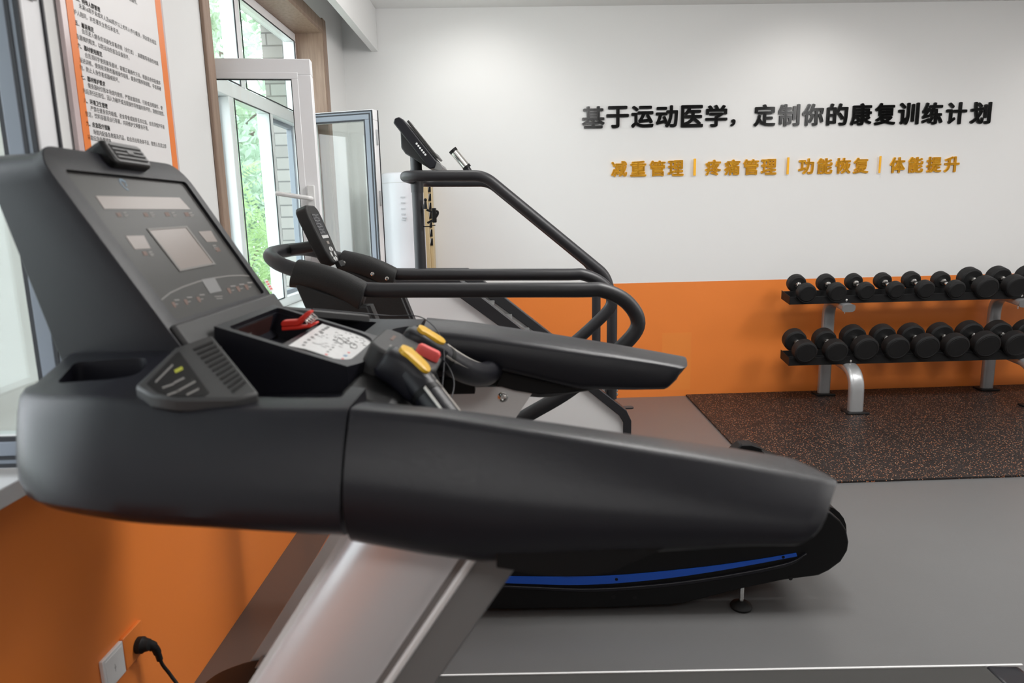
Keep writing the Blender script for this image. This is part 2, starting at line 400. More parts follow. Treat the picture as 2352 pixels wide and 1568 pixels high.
# window wall with two openings
Y1a, Y1b = 0.32, 1.31           # near window
Y2a, Y2b = 2.79, 4.48            # far window
WT = 2.56
bm = B(); TH = -1.40
for y0, y1 in ((YF, Y1a), (Y1b, Y2a), (Y2b, 5.3)): box(bm, TH, WL, y0, y1, 0, CEIL)
for y0, y1 in ((Y1a, Y1b), (Y2a, Y2b)):
    box(bm, TH, WL, y0, y1, 0, 0.90); box(bm, TH, WL, y0, y1, WT, CEIL)
wl = struct('wall_left', bm, 'wall', 'white window wall')
bm = B(); box(bm, WL, LED, YF, bw(LED) - 0.001, 0, 0.879); struct('wall_lower', bm, 'orange', 'orange boxed lower wall under the window sill')
# outside leaf of the same wall, in brick
bm = B(); TB = -1.54
for y0, y1 in ((YF, Y1a), (Y1b, Y2a + 0.02), (Y2b + 0.03, 5.9)): box(bm, TB, TH, y0, y1, -0.3, 3.4)
for y0, y1 in ((Y1a, Y1b), (Y2a + 0.02, Y2b + 0.03)):
    box(bm, TB, TH, y0, y1, -0.3, 0.86); box(bm, TB, TH, y0, y1, WT + 0.04, 3.4)
struct('wall_outside', bm, 'brick', 'pale brick outer wall around the windows')
bm = B(); box(bm, TH + 0.05, LED + 0.045, YF, bw(LED) - 0.02, 0.879, SILL); struct('trim_2', bm, 'sill', 'white stone window sill over the orange ledge', bevel=0.003)
# pelmet board of the curtain box
bm = B(); box(bm, -0.963, -0.918, YF, bw(-0.94) - 0.002, 2.549, CEIL); struct('trim_3', bm, 'wall', 'white pelmet board below the ceiling by the windows', bevel=0.002)

# ------------------------------------------------------------------ windows
def frame_bars(bm, X0, X1, y0, y1, z0, z1, t):
    box(bm, X0, X1, y0, y1, z1 - t, z1); box(bm, X0, X1, y0, y1, z0, z0 + t)
    box(bm, X0, X1, y0, y0 + t, z0 + t, z1 - t); box(bm, X0, X1, y1 - t, y1, z0 + t, z1 - t)
def sash(name, parent, hinge, ang, wid, z0, z1, side, label):
    """opened casement: hinge (x, y), direction angle of the sash from +X, side = +1 when the white inside faces -normal"""
    d = Vector((math.cos(ang), math.sin(ang), 0)); n = Vector((d.y, -d.x, 0))     # n points to the camera side
    h = Vector((hinge[0], hinge[1], 0)); T, D, zz = 0.062, 0.058, Vector((0, 0, 1))
    root = None
    def bars(bm, off, dep, t, ins):
        c = lambda u, z, k: h + d * u + n * k + Vector((0, 0, z))
        for (u0, u1, a, b) in ((ins, wid - ins, z0 + ins, z0 + t), (ins, wid - ins, z1 - t, z1 - ins), (ins, t, z0 + t, z1 - t), (wid - t, wid - ins, z0 + t, z1 - t)):
            obox(bm, c((u0 + u1) / 2, (a + b) / 2, off), d, n, zz, (u1 - u0) / 2, dep, (b - a) / 2)
        return bm
    f = build(name, bars(B(), 0.0, D / 2, T, 0.0), 'upvc', parent, bevel=0.003, label=label)
    if side > 0:                 # inside face (white) towards the camera: glazing bead line, gasket, handle
        build('glazing_bead', bars(B(), D / 2 - 0.006, 0.007, T + 0.016, T - 0.010), 'upvc', f, bevel=0.002)
        build('gasket', bars(B(), D / 2 - 0.010, 0.003, T + 0.020, T + 0.014), 'gasket', f)
        hz = 1.49
        bm = B(); obox(bm, h + d * (wid - 0.032) + n * (D / 2 + 0.006) + zz * (hz - 0.02), d, n, zz, 0.016, 0.006, 0.075)
        hd = build('handle', bm, 'white', f, bevel=0.004)
        bm = B(); pth = fillet([h + d * (wid - 0.032) + n * (D / 2 + 0.01) + zz * hz, h + d * (wid - 0.032) + n * (D / 2 + 0.055) + zz * hz,
                                h + d * (wid - 0.165) + n * (D / 2 + 0.060) + zz * (hz + 0.022)], 0.014, 5)
        tube(bm, pth, 0.0095, 10); build('lever', bm, 'white', hd)
        mk = []
    else:                        # outside face (grey) towards the camera, white edge with hardware
        bm = bars(B(), D / 2, 0.004, T - 0.006, 0.027)
        build('outer_face', bm, 'greyf', f, bevel=0.002)
        build('gasket', bars(B(), D / 2 + 0.001, 0.004, 0.012, 0.004), 'gasket', f)
        build('rebate_face', bars(B(), D / 2 - 0.001, 0.004, 0.020, 0.012), 'greyf', f)
        build('gasket', bars(B(), D / 2 + 0.0005, 0.004, 0.027, 0.020), 'gasket', f)
        build('inner_gasket', bars(B(), D / 2 - 0.002, 0.004, T + 0.003, T - 0.006), 'gasket', f)
        bm = B()
        for z in (z0 + 0.10, (z0 + z1) / 2 + 0.03, z1 - 0.16):
            obox(bm, h + d * (wid + 0.003) + zz * z, d, n, zz, 0.005, 0.007, 0.045)
        build('lock_keep', bm, 'steel', f, bevel=0.002)
        bm = B(); obox(bm, h + d * (wid + 0.001) - n * (D / 2 - 0.002) + zz * ((z0 + z1) / 2), d, n, zz, 0.003, 0.003, (z1 - z0) / 2)
        build('edge_seal', bm, 'gasket', f)
    bm = B(); obox(bm, h + d * (wid / 2) + zz * ((z0 + z1) / 2), d, n, zz, wid / 2 - T + 0.006, 0.003, (z1 - z0) / 2 - T + 0.006)
    build('pane', bm, 'glass', f, smooth=False)
    return f
def window(name, y0, y1, mull_top, lights, label, reveal):
    FX0, FX1, z0, z1 = -1.385, -1.315, SILL, 2.53
    bm = B(); frame_bars(bm, FX0, FX1, y0, y1, z0, z1, 0.05)
    box(bm, FX0, FX1, y0 + 0.05, y1 - 0.05, 1.98, 2.05)            # transom
    for a in lights: box(bm, FX0, FX1, a, a + 0.055, z0 + 0.05, 1.98)
    box(bm, FX0, FX1, mull_top, mull_top + 0.07, 2.05, z1 - 0.05)
    r = struct(name, bm, 'upvc', label, bevel=0.004)
    bm = B(); xg = -1.347
    frame_bars(bm, FX1, FX1 + 0.004, y0 + 0.05, mull_top, 2.05, z1 - 0.05, 0.006)
    frame_bars(bm, FX1, FX1 + 0.004, mull_top + 0.07, y1 - 0.05, 2.05, z1 - 0.05, 0.006)
    frame_bars(bm, FX1, FX1 + 0.004, lights[0] + 0.055, lights[1], z0 + 0.05, 1.98, 0.006)
    build('gasket', bm, 'gasket', r)
    for a, b, c, d in ((y0 + 0.04, mull_top + 0.01, 2.04, z1 - 0.04), (mull_top + 0.06, y1 - 0.04, 2.04, z1 - 0.04), (lights[0] + 0.045, lights[1] + 0.01, z0 + 0.04, 1.99)):
        bm = B(); box(bm, xg - 0.003, xg + 0.003, a, b, c, d); build('pane', bm, 'glass', r, smooth=False)
    for a, b in ((y0 + 0.05, lights[0]), (lights[1] + 0.055, y1 - 0.05)):   # rebates of the openings, grey outside
        bm = B(); frame_bars(bm, FX0 - 0.012, FX0 + 0.02, a - 0.012, b + 0.012, z0 + 0.038, 1.992, 0.035); build('rebate', bm, 'greyf', r, bevel=0.002)
    if reveal:
        bm = B(); box(bm, FX1 - 0.005, WL + 0.012, y1 - 0.02, y1, SILL, 2.55); box(bm, FX1 - 0.005, WL + 0.012, y0, y0 + 0.02, SILL, 2.55)
        build('jamb_lining', bm, 'wood', r)
        bm = B(); box(bm, FX1 - 0.005, WL + 0.012, y0 + 0.02, y1 - 0.02, 2.53, 2.55); build('head_lining', bm, 'wood', r)
        bm = B(); box(bm, WL, WL + 0.016, y1 - 0.006, y1 + 0.07, SILL, 2.622); build('casing', bm, 'wood', r, bevel=0.005)
        bm = B(); box(bm, WL, WL + 0.016, y0 - 0.05, y0 + 0.006, SILL, 2.622); build('casing', bm, 'wood', r, bevel=0.005)
        bm = B(); box(bm, WL, WL + 0.014, y0 - 0.045, y1 + 0.062, 2.545, 2.612); build('casing', bm, 'wood', r, bevel=0.004)
    return r
w1 = window('window_1', Y1a, Y1b, 0.66, (0.56, 0.86), 'near window beside the treadmill console, one sash open', False)
sash('sash', w1, (-1.31, 1.285), math.radians(2), 0.462, 0.935, 2.0, -1, 'open casement sash, grey blue outside face')
w2 = window('window_2', Y2a, Y2b, 3.50, (3.34, 3.88), 'far window in a light oak surround, two sashes open', True)
sash('sash', w2, (-1.30, 2.89), math.radians(8), 0.49, 0.945, 2.045, 1, 'open casement sash, white inside face with handle')
sash('sash', w2, (-1.27, 4.41), math.radians(-16), 0.475, 0.945, 2.045, -1, 'open casement sash, grey blue outside face')

# ------------------------------------------------------------------ outside
bm = B(); box(bm, -40, TB, -5, 40, -0.75, -0.6); struct('ground_outside', bm, 'grass', 'grassy ground outside the windows')
def tree(name, label, x, y, h, rad, zc, n, lm, size, frond=False):
    t = thing(name, label, 'tree', (x, y, -0.6), 'trees outside the window')
    bm = B(); tube(bm, [(x, y, -0.6), (x + 0.1, y, zc * 0.5), (x, y + 0.1, zc + h * 0.2)], [0.12, 0.09, 0.04], 8)
    for k in range(5):
        a = k * 1.3; tube(bm, [(x, y, zc - 0.4 + 0.1 * k), (x + math.cos(a) * rad * 0.6, y + math.sin(a) * rad * 0.6, zc + 0.3 * k)], [0.05, 0.02], 6)
    build('trunk', bm, 'bark', t)
    bm = B()
    clumps = []
    while len(clumps) < 34:
        v = Vector((random.uniform(-1, 1), random.uniform(-1, 1), random.uniform(-1, 1)))
        if v.length < 1: clumps.append((Vector((v.x * rad * 0.8, v.y * rad * 0.8, v.z * h * 0.5)), random.uniform(0.22, 0.36) * rad))
    c0 = Vector((x, y, zc))
    for i in range(n):
        c, r = random.choice(clumps)
        p = c0 + c + Vector((random.gauss(0, 1), random.gauss(0, 1), random.gauss(0, 0.8))) * r * 0.6
        rot = Euler((random.uniform(-1.2, 1.2), random.uniform(-1.2, 1.2), random.uniform(0, 6.28))).to_matrix()
        s = size * random.uniform(0.7, 1.3)
        if frond:                # pinnate leaf: a rib with leaflets
            ln = s * 5
            for k in range(7):
                for sg in (-1, 1):
                    b0 = Vector((k * ln / 7, 0, -0.06 * k * k * s)); 
                    q = [b0, b0 + Vector((s * 0.35, sg * s * 0.55, 0)), b0 + Vector((s * 0.5, sg * s * 1.35, -s * 0.3)), b0 + Vector((-s * 0.05, sg * s * 0.7, 0))]
                    vs = [bm.verts.new(p + rot @ v) for v in q]; bm.faces.new(vs)
        else:
            q = [Vector((-s, 0, 0)), Vector((0, -s * 0.5, s * 0.15)), Vector((s, 0, -0.1 * s)), Vector((0, s * 0.5, s * 0.15))]
            vs = [bm.verts.new(p + rot @ v) for v in q]; bm.faces.new(vs)
    f = build('foliage', bm, lm, t, smooth=False)
tree('fern_leaved_tree', 'low bright yellow green tree with feathery leaves just outside the window', -3.75, 9.2, 2.6, 0.95, 0.75, 520, 'leaf2', 0.07, True)
tree('broad_tree', 'tall leafy tree behind the feathery one, seen at the window centre', -5.3, 13.2, 6.5, 1.6, 3.2, 5200, 'leaf3', 0.10)
tree('broad_tree', 'leafy tree further back, closing the gap beside the central tree', -7.6, 18.0, 8.0, 2.4, 3.4, 5200, 'leaf', 0.15)
tree('broad_tree', 'bushy green tree to the left, seen only through the near window side', -9.6, 12.6, 5.0, 1.9, 2.6, 3600, 'leaf', 0.12)
# ================================================================== notice board
NX = WL + 0.016
nb = thing('notice_board', 'tall white notice board with orange borders and black rules text between the windows', 'notice board', (WL + 0.004, 2.15, 1.32))
bm = B(); box(bm, WL + 0.004, NX, 1.868, 2.42, 1.32, 2.62); build('board', bm, 'acrylic', nb, bevel=0.002)
def ybnd(px): return PXc(px[0], px[1], NX).y
ya, yb_ = 1.892, 2.405
bm = B(); box(bm, NX - 0.004, NX + 0.0006, ya + 0.028, yb_ - 0.034, 1.34, 2.60); build('paper', bm, 'paper', nb)
for a, b in ((ya, ya + 0.030), (yb_ - 0.036, yb_)):
    bm = B(); box(bm, NX - 0.004, NX + 0.0012, a, b, 1.34, 2.60); build('border', bm, 'oborder', nb)
lines = [  # (left pixel of the line's baseline, text, bold)
 ((283, -10), '教练须随时关注会员训练状态，及时纠正不当操作。', 0, 2),
 ((172, -4), '四、特殊人群管理', 1, 0), ((180, 14), '未满16周岁未成年人及60周岁以上老年人参与健身，须由家长或监', 0, 0), ((168, 27), '护人陪同，并签署安全责任承诺书。', 0, 0),
 ((171, 52), '五、着装规范', 1, 0), ((187, 72), '会员进入健身房须避免穿着皮鞋（含钉类）、高跟鞋等易损伤地面', 0, 0), ((174, 84), '及器械的鞋类，以防运动伤害及设备损坏。', 0, 0),
 ((177, 105), '六、器材使用规范', 1, 0), ((194, 127), '会员须科学使用健身器材，掌握正确操作方法，根据自身体能循序', 0, 0), ((181, 138), '渐进训练。使用前须熟悉器械操作规程，健身时需移除钥匙、手机等硬', 0, 0), ((182, 155), '物，防止人身伤害或器械损坏。', 0, 0),
 ((185, 177), '七、器材维护要求', 1, 0), ((201, 197), '健身器材仅限本场馆内使用，严禁故意损毁、打砸或违规操作。使', 0, 0), ((189, 209), '用后须归还原位，因人为破坏或违规操作导致器材损坏的，须照价赔偿。', 0, 0),
 ((191, 231), '八、环境卫生管理', 1, 0), ((207, 250), '严禁在健身房内吸烟、进食零食或随意丢弃垃圾。会员须维护环境', 0, 0), ((195, 262), '整洁，饮料容器须自行带离，共同维护文明健身环境。', 0, 0),
 ((197, 284), '九、应急医疗措施', 1, 0), ((213, 304), '场馆内配备急救箱及药品，如会员出现身体不适，管理人员须立即', 0, 0), ((200, 316), '采取应急处理措施。', 0, 0)]
bm = B(); em = 0.01385
for (px, s, bold, col) in lines:
    p = PXc(px[0], px[1], NX)
    if col == 2: p.y = 1.945
    place_text(bm, s, (NX + 0.0012, p.y, p.z - 0.004), Vector((0, 1, 0)), Vector((0, 0, 1)), em, em * 1.08, 0.022 if bold else 0.0)
build('rules_text', bm, 'print', nb, smooth=False)

# ================================================================== wall lettering
tx = Vector((1, WS, 0)).normalized(); tz = Vector((0, 0, 1))
def wall_pt(x, y, off):
    n = Vector((WS, -1, 0)).normalized(); p0 = Vector((0, WB, 0)) + n * off
    return PP(x, y, p0, n)
def sign(name, label, chars, hz, m, extr):
    s = thing(name, label, 'sign', wall_pt(chars[0][1], chars[0][3], 0.0))
    for ch, x0, x1, y0, y1 in chars:
        a = wall_pt(x0, y1, 0.014); b = wall_pt(x1, y0, 0.014)
        bm = B()
        if ch == '|':
            wv = (b - a); prismN(bm, [a, a + tx * wv.dot(tx), a + tx * wv.dot(tx) + tz * wv.z, a + tz * wv.z], Vector((tx.y, -tx.x, 0)), 0.012)
        else:
            me = text_mesh(ch, 1.0, 0.0, 0.0); bd = 0.030
            xs = [v.co.x for v in me.vertices]; ys = [v.co.y for v in me.vertices]
            kx = (b - a).dot(tx) / (max(xs) - min(xs) + 2 * bd); kz = (b.z - a.z) / (max(ys) - min(ys) + 2 * bd); x0_, y0_ = min(xs) - bd, min(ys) - bd; bpy.data.meshes.remove(me)
            me = text_mesh(ch, 1.0, 0.0, 0.006 / min(kx, kz))
            nn = tx.cross(tz); base = [v.co.copy() for v in me.vertices]
            for dx, dy in ((-bd, -bd * 0.6), (bd, -bd * 0.6), (-bd, bd * 0.6), (bd, bd * 0.6), (0, -bd), (0, bd), (-bd, 0), (bd, 0)):
                for v, c in zip(me.vertices, base): v.co = a + tx * ((c.x + dx - x0_) * kx) + tz * ((c.y + dy - y0_) * kz) + nn * (c.z * min(kx, kz) - 0.006)
                bm.from_mesh(me)
            bpy.data.meshes.remove(me)
        build('divider' if ch == '|' else 'comma' if ch == '，' else 'character', bm, m, s, smooth=False)
    return s
big = []
xb = [1337, 1393, 1450, 1506, 1564, 1620, 1678, 1731, 1787, 1842, 1898, 1953, 2008, 2062, 2117, 2172, 2228]
for ch, x0 in zip('基于运动医学，定制你的康复训练计划', xb):
    t = (x0 - 1337) / 943; dy = -10.5 * t
    if ch == '，': big.append((ch, 1678, 1690, 277 + dy, 294 + dy))
    else: big.append((ch, x0, x0 + 52, 243 + dy, 295 + dy))
sign('slogan_sign', 'large black raised Chinese slogan across the white back wall', big, 0.14, 'letterk', 0.01)
small = []
xo = [1404, 1448, 1492, 1534, 1592, 1620, 1664, 1707, 1748, 1806, 1834, 1877, 1919, 1960, 2017, 2044, 2086, 2128, 2169]
for ch, x0 in zip('减重管理|疼痛管理|功能恢复|体能提升', xo):
    dy = -11.0 * (x0 - 1404) / 800
    if ch == '|': small.append((ch, x0, x0 + 6, 367 + dy, 406 + dy))
    else: small.append((ch, x0, x0 + 37, 369 + dy, 406 + dy))
sign('service_sign', 'smaller orange raised Chinese lettering below the black slogan', small, 0.1, 'lettero', 0.01)

# ================================================================== floor mat and dumbbell rack
mxy = [(1.312, bw(1.312) - 0.004), (1.30, 3.342), (6.4, 3.342 + WS * 5.1), (6.4, bw(6.4) - 0.004)]
bm = prismZ(B(), mxy[::-1], 0.0, 0.012)
rm = build('rubber_mat', bm, 'mat', origin=(1.3, 3.34, 0), bevel=0.001)
tag(rm, 'black speckled rubber mat under the dumbbell rack', 'mat')
bm = B()
for (a, b) in (((1.306, 4.34), (6.4, 4.53)), ((2.3, 3.38), (2.3, 5.17)), ((3.3, 3.42), (3.3, 5.2))):
    d = (Vector((*b, 0)) - Vector((*a, 0))).normalized(); n = Vector((-d.y, d.x, 0)) * 0.0015
    prismN(bm, [Vector((*a, 0.0121)) - n, Vector((*b, 0.0121)) - n, Vector((*b, 0.0121)) + n, Vector((*a, 0.0121)) + n], Vector((0, 0, 1)), 0.0004)
build('seam', bm, 'black', rm, origin=(1.3, 3.34, 0)).location = (0, 0, 0)

rk = thing('dumbbell_rack', 'two tier dumbbell rack with silver legs and black trays against the orange wall', 'rack', (2.34, 4.8, 0.012))
G = 0.012
def yo(x): return WS * (x - 2.34)
def tray(yf, zf, yr, zr, name):
    """sloping shelf from front edge (yf, zf) to back edge (yr, zr)"""
    x0, x1 = (PY(1813, 690, yf).x if zf > 0.5 else PY(1811, 830, yf).x), 4.45
    bm = B()
    sec = [(yf, zf), (yf, zf + 0.055), (yf + 0.006, zf + 0.055), (yf + 0.012, zf + 0.012), (yr - 0.008, zr - 0.010), (yr - 0.006, zr + 0.035), (yr, zr + 0.035), (yr, zr - 0.020)]
    loft(bm, [[(x, y + yo(x), z) for y, z in sec] for x in (x0, x1)])
    o = build(name, bm, 'black', rk, bevel=0.002)
    bm = B(); loft(bm, [[(x, y + yo(x), z) for y, z in ((yf, zf), (yf, zf + 0.058), (yr, zr + 0.042), (yr, zr - 0.02))] for x in (x0 - 0.004, x0)])
    build('end_plate', bm, 'black', o, bevel=0.001)
    return o
def front(x, y, Y): return PY(x, y, Y)
uF, lF = 4.80, 4.68            # front edges of the upper and lower tray
uz = PY(1814, 699, uF).z; lz = PY(1812, 839, lF).z
UT = tray(uF, uz, uF + 0.155, uz + 0.044, 'tray'); LT = tray(lF, lz, lF + 0.155, lz + 0.044, 'tray')
def oval_tube(bm, path, hw, hd, n=20):
    """flattened tube, wide along X; path in the Y-Z plane"""
    path = [Vector(p) for p in path]; rings = []
    for i, p in enumerate(path):
        t = (path[min(i + 1, len(path) - 1)] - path[max(i - 1, 0)]).normalized(); u = Vector((1, 0, 0)); v = t.cross(u).normalized()
        rg = []
        for k in range(n):
            a = 2 * PI * k / n; c, s = math.cos(a), math.sin(a)
            rg.append(p + u * (hw * math.copysign(abs(c) ** 0.6, c)) + v * (hd * math.copysign(abs(s) ** 0.6, s)))
        rings.append(rg)
    return loft(bm, rings)
for x in (2.34, 3.61):
    d = yo(x)
    def q(pts): return [(x, y + d, z) for y, z in pts]
    bm = oval_tube(B(), fillet(q([(5.055, G + 0.01), (5.055, uz + 0.01), (uF - 0.045, uz - 0.028)]), 0.2, 12), 0.044, 0.026)
    up = build('upright', bm, 'steel', rk, ang=60)
    bm = oval_tube(B(), q([(uF - 0.043, uz - 0.028), (uF - 0.052, uz - 0.030)]), 0.046, 0.028); build('end_cap', bm, 'grey', up, ang=60)
    bm = B(); box(bm, x - 0.07, x + 0.07, 5.0 + d, 5.11 + d, G, G + 0.014); build('foot', bm, 'rubber', up, bevel=0.005)
    bm = oval_tube(B(), fillet(q([(5.04, lz + 0.01), (4.575, lz - 0.030), (4.565, G + 0.01)]), 0.19, 12), 0.050, 0.030)
    lg = build('front_leg', bm, 'steel', rk, ang=60)
    bm = B(); box(bm, x - 0.075, x + 0.075, 4.51 + d, 4.625 + d, G, G + 0.014); build('foot', bm, 'rubber', lg, bevel=0.005)
    for (yy, z) in ((uF + 0.05, uz - 0.05), (uF + 0.24, uz + 0.01)): build('bolt', tube(B(), [(x + 0.02, yy + d, z + 0.05), (x + 0.02, yy + d, z - 0.03)], 0.004, 8), 'chrome', up)
    for (yy, z, tt) in ((uF + 0.004, uz + 0.022, UT), (lF + 0.004, lz + 0.022, LT)): build('bolt', lathe(B(), (x + 0.005, yy + d, z), (0, -1, 0), [(0, 0.008), (0.004, 0.008), (0.006, 0.004)], 10), 'chrome', tt)
zx = lambda zx_, zy_: (1750 + zx_ / 3.733, 580 + zy_ / 3.733)
ORD = ['first', 'second', 'third', 'fourth', 'fifth', 'sixth', 'seventh', 'eighth', 'ninth']
rows = {'upper': (uF - 0.022, uF + 0.160, [(385, 345, 81), (645, 340, 80), (893, 330, 74), (1150, 322, 73), (1403, 315, 77), (1665, 315, 77), (1925, 300, 98), (2180, 290, 97), (2440, 284, 97)]),
        'lower': (lF - 0.024, lF + 0.162, [(372, 850, 101), (635, 845, 101), (890, 822, 110), (1155, 815, 108), (1408, 808, 111), (1665, 802, 109), (1925, 790, 115), (2180, 785, 113), (2435, 778, 115)])}
def size_word(r): return 'small' if r < 78 else 'medium sized' if r < 90 else 'large' if r < 105 else 'thick heavy'
for row, (yf, yr, lst) in rows.items():
    for i, (a, b, r) in enumerate(lst):
        px = zx(a, b); pf = PY(*px, yf + 0.0); pf.y += 0.0
        off = yo(pf.x); s = (yf + off) / yf; pf = PY(*px, yf + off)
        R_ = r / 3.733 * (yf + off) / F * 0.985
        axis = Vector((0, yr - yf, 0.048)).normalized(); half = 0.09
        hl = 0.032 if r < 90 else 0.040
        c1 = pf + axis * (hl * 0.4); c2 = pf + axis * (hl * 0.4 + yr - yf)
        d = thing('dumbbell', f'black round dumbbell, {ORD[i]} from the left on the {row} rack tray', 'dumbbell', (c1 + c2) / 2, f'dumbbells on the {row} tray')
        bv = 0.012
        for c, sg in ((c1, -1), (c2, 1)):
            bm = lathe(B(), c, axis * sg, [(-hl, R_ * 0.78), (-hl, R_ - bv), (-hl + bv * 0.4, R_ - bv * 0.3), (-hl + bv, R_), (hl - bv, R_), (hl - bv * 0.4, R_ - bv * 0.3), (hl, R_ - bv), (hl, R_ * 0.79), (hl - 0.0012, R_ * 0.775), (hl, R_ * 0.76), (hl, 0.001)], 40)
            build('head', bm, 'rubber', d, ang=24)
        ln = (c2 - c1).length / 2; m_ = (c1 + c2) / 2
        e = ln - hl + 0.004
        bm = lathe(B(), m_, axis, [(-e, 0.021), (-e + 0.014, 0.022), (-e + 0.018, 0.0145), (-e + 0.03, 0.0135), (0, 0.0165), (e - 0.03, 0.0135), (e - 0.018, 0.0145), (e - 0.014, 0.022), (e, 0.021)], 24)
        build('handle', bm, 'chrome', d)
        # saddle of the rack under this dumbbell
        T = UT if row == 'upper' else LT
        for c in (c1, c2):
            bm = B()
            arc = [(math.radians(t)) for t in range(205, 336, 13)]
            rg = [[c + Vector((math.cos(t) * (R_ + k), 0, math.sin(t) * (R_ + k))) + axis * w_ for t in arc] for k, w_ in ((0.001, -0.012), (0.004, -0.012), (0.004, 0.012), (0.001, 0.012))]
            loft(bm, rg + [rg[0]], cap=False, closed=False)
            build('saddle', bm, 'rubber', T)

# ================================================================== column air conditioner and cabinet
ac = thing('column_air_conditioner', 'white cylindrical floor standing air conditioner in the corner by the window', 'air conditioner', (-0.745, 4.72, 0))
bm = lathe(B(), (-0.745, 4.72, 0), (0, 0, 1), [(0.0, 0.155), (0.05, 0.16), (0.06, 0.152), (1.64, 0.142), (1.685, 0.138), (1.698, 0.125), (1.70, 0.08)], 48)
build('body', bm, 'ac', ac, ang=50)
bm = lathe(B(), (-0.745, 4.72, 1.63), (0, 0, 1), [(0, 0.1425), (0.003, 0.1425)], 48); build('top_seam', bm, 'lgrey', ac)
bm = B()
a0 = PY(930, 512, 4.58)
place_text(bm, '冷暖', (a0.x, 4.578, a0.z), Vector((1, 0, 0)), Vector((0, 0, 1)), 0.001, 0.001)
bm.free()
bm = B()
for k in range(5):
    z = PY(935, 450 + 13 * k, 4.58).z; box(bm, -0.735, -0.705, 4.5755, 4.5775, z - 0.012, z - 0.002)
z = PY(935, 498, 4.58).z; box(bm, -0.73, -0.70, 4.5755, 4.5775, z - 0.008, z)
build('printed_marks', bm, mat('pale_grey_print', (0.62, 0.62, 0.66), 0.4), ac)
cb = thing('slotted_cabinet', 'narrow beige upright cabinet with dark slots behind the black stair climber post', 'cabinet', (-0.65, 4.98, 0))
bm = B(); box(bm, -0.715, -0.598, 4.93, bw(-0.65) - 0.006, 0, 1.66); cbb = build('body', bm, 'beige', cb, bevel=0.004)
bm = B(); box(bm, -0.598, -0.575, 4.955, bw(-0.58) - 0.008, 0, 1.665); build('side_panel', bm, 'beige', cb, bevel=0.003)
for k in range(7):
    z = PY(988, 432 + 20.5 * k, 4.95).z
    bm = B(); box(bm, -0.596, -0.578, 4.948, 4.956, z - 0.026, z + 0.024); sl = build('slot', bm, 'black', cb)
    bm = prismY(B(), [(-0.596, z - 0.02), (-0.588, z + 0.024), (-0.596, z + 0.024)], 4.945, 4.948); build('slot_plate', bm, 'lgrey', sl)

# ================================================================== stair climber
st = thing('stair_climber', 'black framed stair climber with white side panel and sloping tube handrails by the back wall', 'stair climber', (0, 3.8, 0))
N_, Fy = 3.45, 4.12
def rail(bm, Y):
    pts = [PY(951, 403, N_), PY(1112, 403, N_), PY(1392, 632, N_), PY(1405, 690, N_), PY(1407, 915, N_)]
    p = [Vector((v.x, Y, v.z)) for v in pts]; p[0].x = -0.44
    p[3].x = p[4].x = 0.495
    p[2] = Vector((0.462, Y, p[2].z + 0.0))
    return p
pn, pf_ = rail(None, N_), rail(None, Fy)
zt = pn[0].z
front_arc = [Vector((-0.545, 3.55, zt)), Vector((-0.56, 3.785, zt)), Vector((-0.545, 4.02, zt))]
path = fillet(list(reversed(pn[:1] + pn[1:])) [:-1] + [Vector((-0.54, N_, zt)), Vector((-0.54, Fy, zt))] + pf_[1:], [0.10, 0.14, 0.15, 0.11, 0.11, 0.15, 0.14, 0.10], 9)
bm = tube(B(), path, 0.0265, 18); build('handrail', bm, 'tube', st, ang=60)
bm = tube(B(), [(-0.515, 3.785, 0.95), (-0.515, 3.785, 1.735)], 0.031, 20); po = build('post', bm, 'tube', st)
bm = lathe(B(), (-0.515, 3.785, zt - 0.07), (0, 0, 1), [(0, 0.033), (0.04, 0.035), (0.10, 0.035), (0.12, 0.033)], 20); build('collar', bm, 'tube', po)
# console
CY0, CY1 = 3.66, 3.93
def cx(pts): return XZ(pts, CY0)
bm = prismY(B(), cx([(906, 272), (916, 268), (926, 274), (1003, 370), (998, 386), (986, 388), (903, 282)]), CY0, CY1)
co = build('console', bm, 'plastic', st, bevel=0.006, seg=3)
bm = prismY(B(), cx([(917, 296), (919, 338), (929, 352), (946, 362), (984, 386), (975, 372)]), CY0 + 0.03, CY1 - 0.03); build('bracket', bm, 'plastic2', co, bevel=0.006)
e0, e1 = Vector((*cx([(932, 278)])[0], 0)), Vector((*cx([(1001, 364)])[0], 0))
dv = (e1 - e0).normalized(); nv = Vector((-dv.y, dv.x, 0)) * -1
nv = Vector((abs(nv.x), abs(nv.y), 0))
pl = [e0 + nv * 0.002, e1 + nv * 0.002, e1 + nv * 0.014, e0 + nv * 0.014]
bm = prismY(B(), [(v.x, v.y) for v in pl], CY0 + 0.02, CY1 - 0.02); sc_ = build('screen', bm, 'screen', co, bevel=0.003)
pl = [e0 + dv * 0.02 + nv * 0.0141, e1 - dv * 0.03 + nv * 0.0141, e1 - dv * 0.03 + nv * 0.0155, e0 + dv * 0.02 + nv * 0.0155]
bm = prismY(B(), [(v.x, v.y) for v in pl], CY0 + 0.035, CY1 - 0.035); build('display', bm, 'lgrey', sc_)
bm = prismY(B(), cx([(1000, 368), (1012, 376), (1017, 384), (1014, 392), (995, 389)]), CY0 + 0.01, CY1 - 0.01); build('book_ledge', bm, 'grey', co, bevel=0.003)
for k in range(6):
    p = PY(957 + 4.0 * k, 330 + 5.0 * k, CY0)
    bm = lathe(B(), (p.x, CY0 + 0.001, p.z), (0, -1, 0), [(0, 0.0055), (0.002, 0.0055), (0.003, 0.003)], 12); build('indicator', bm, 'white', co)
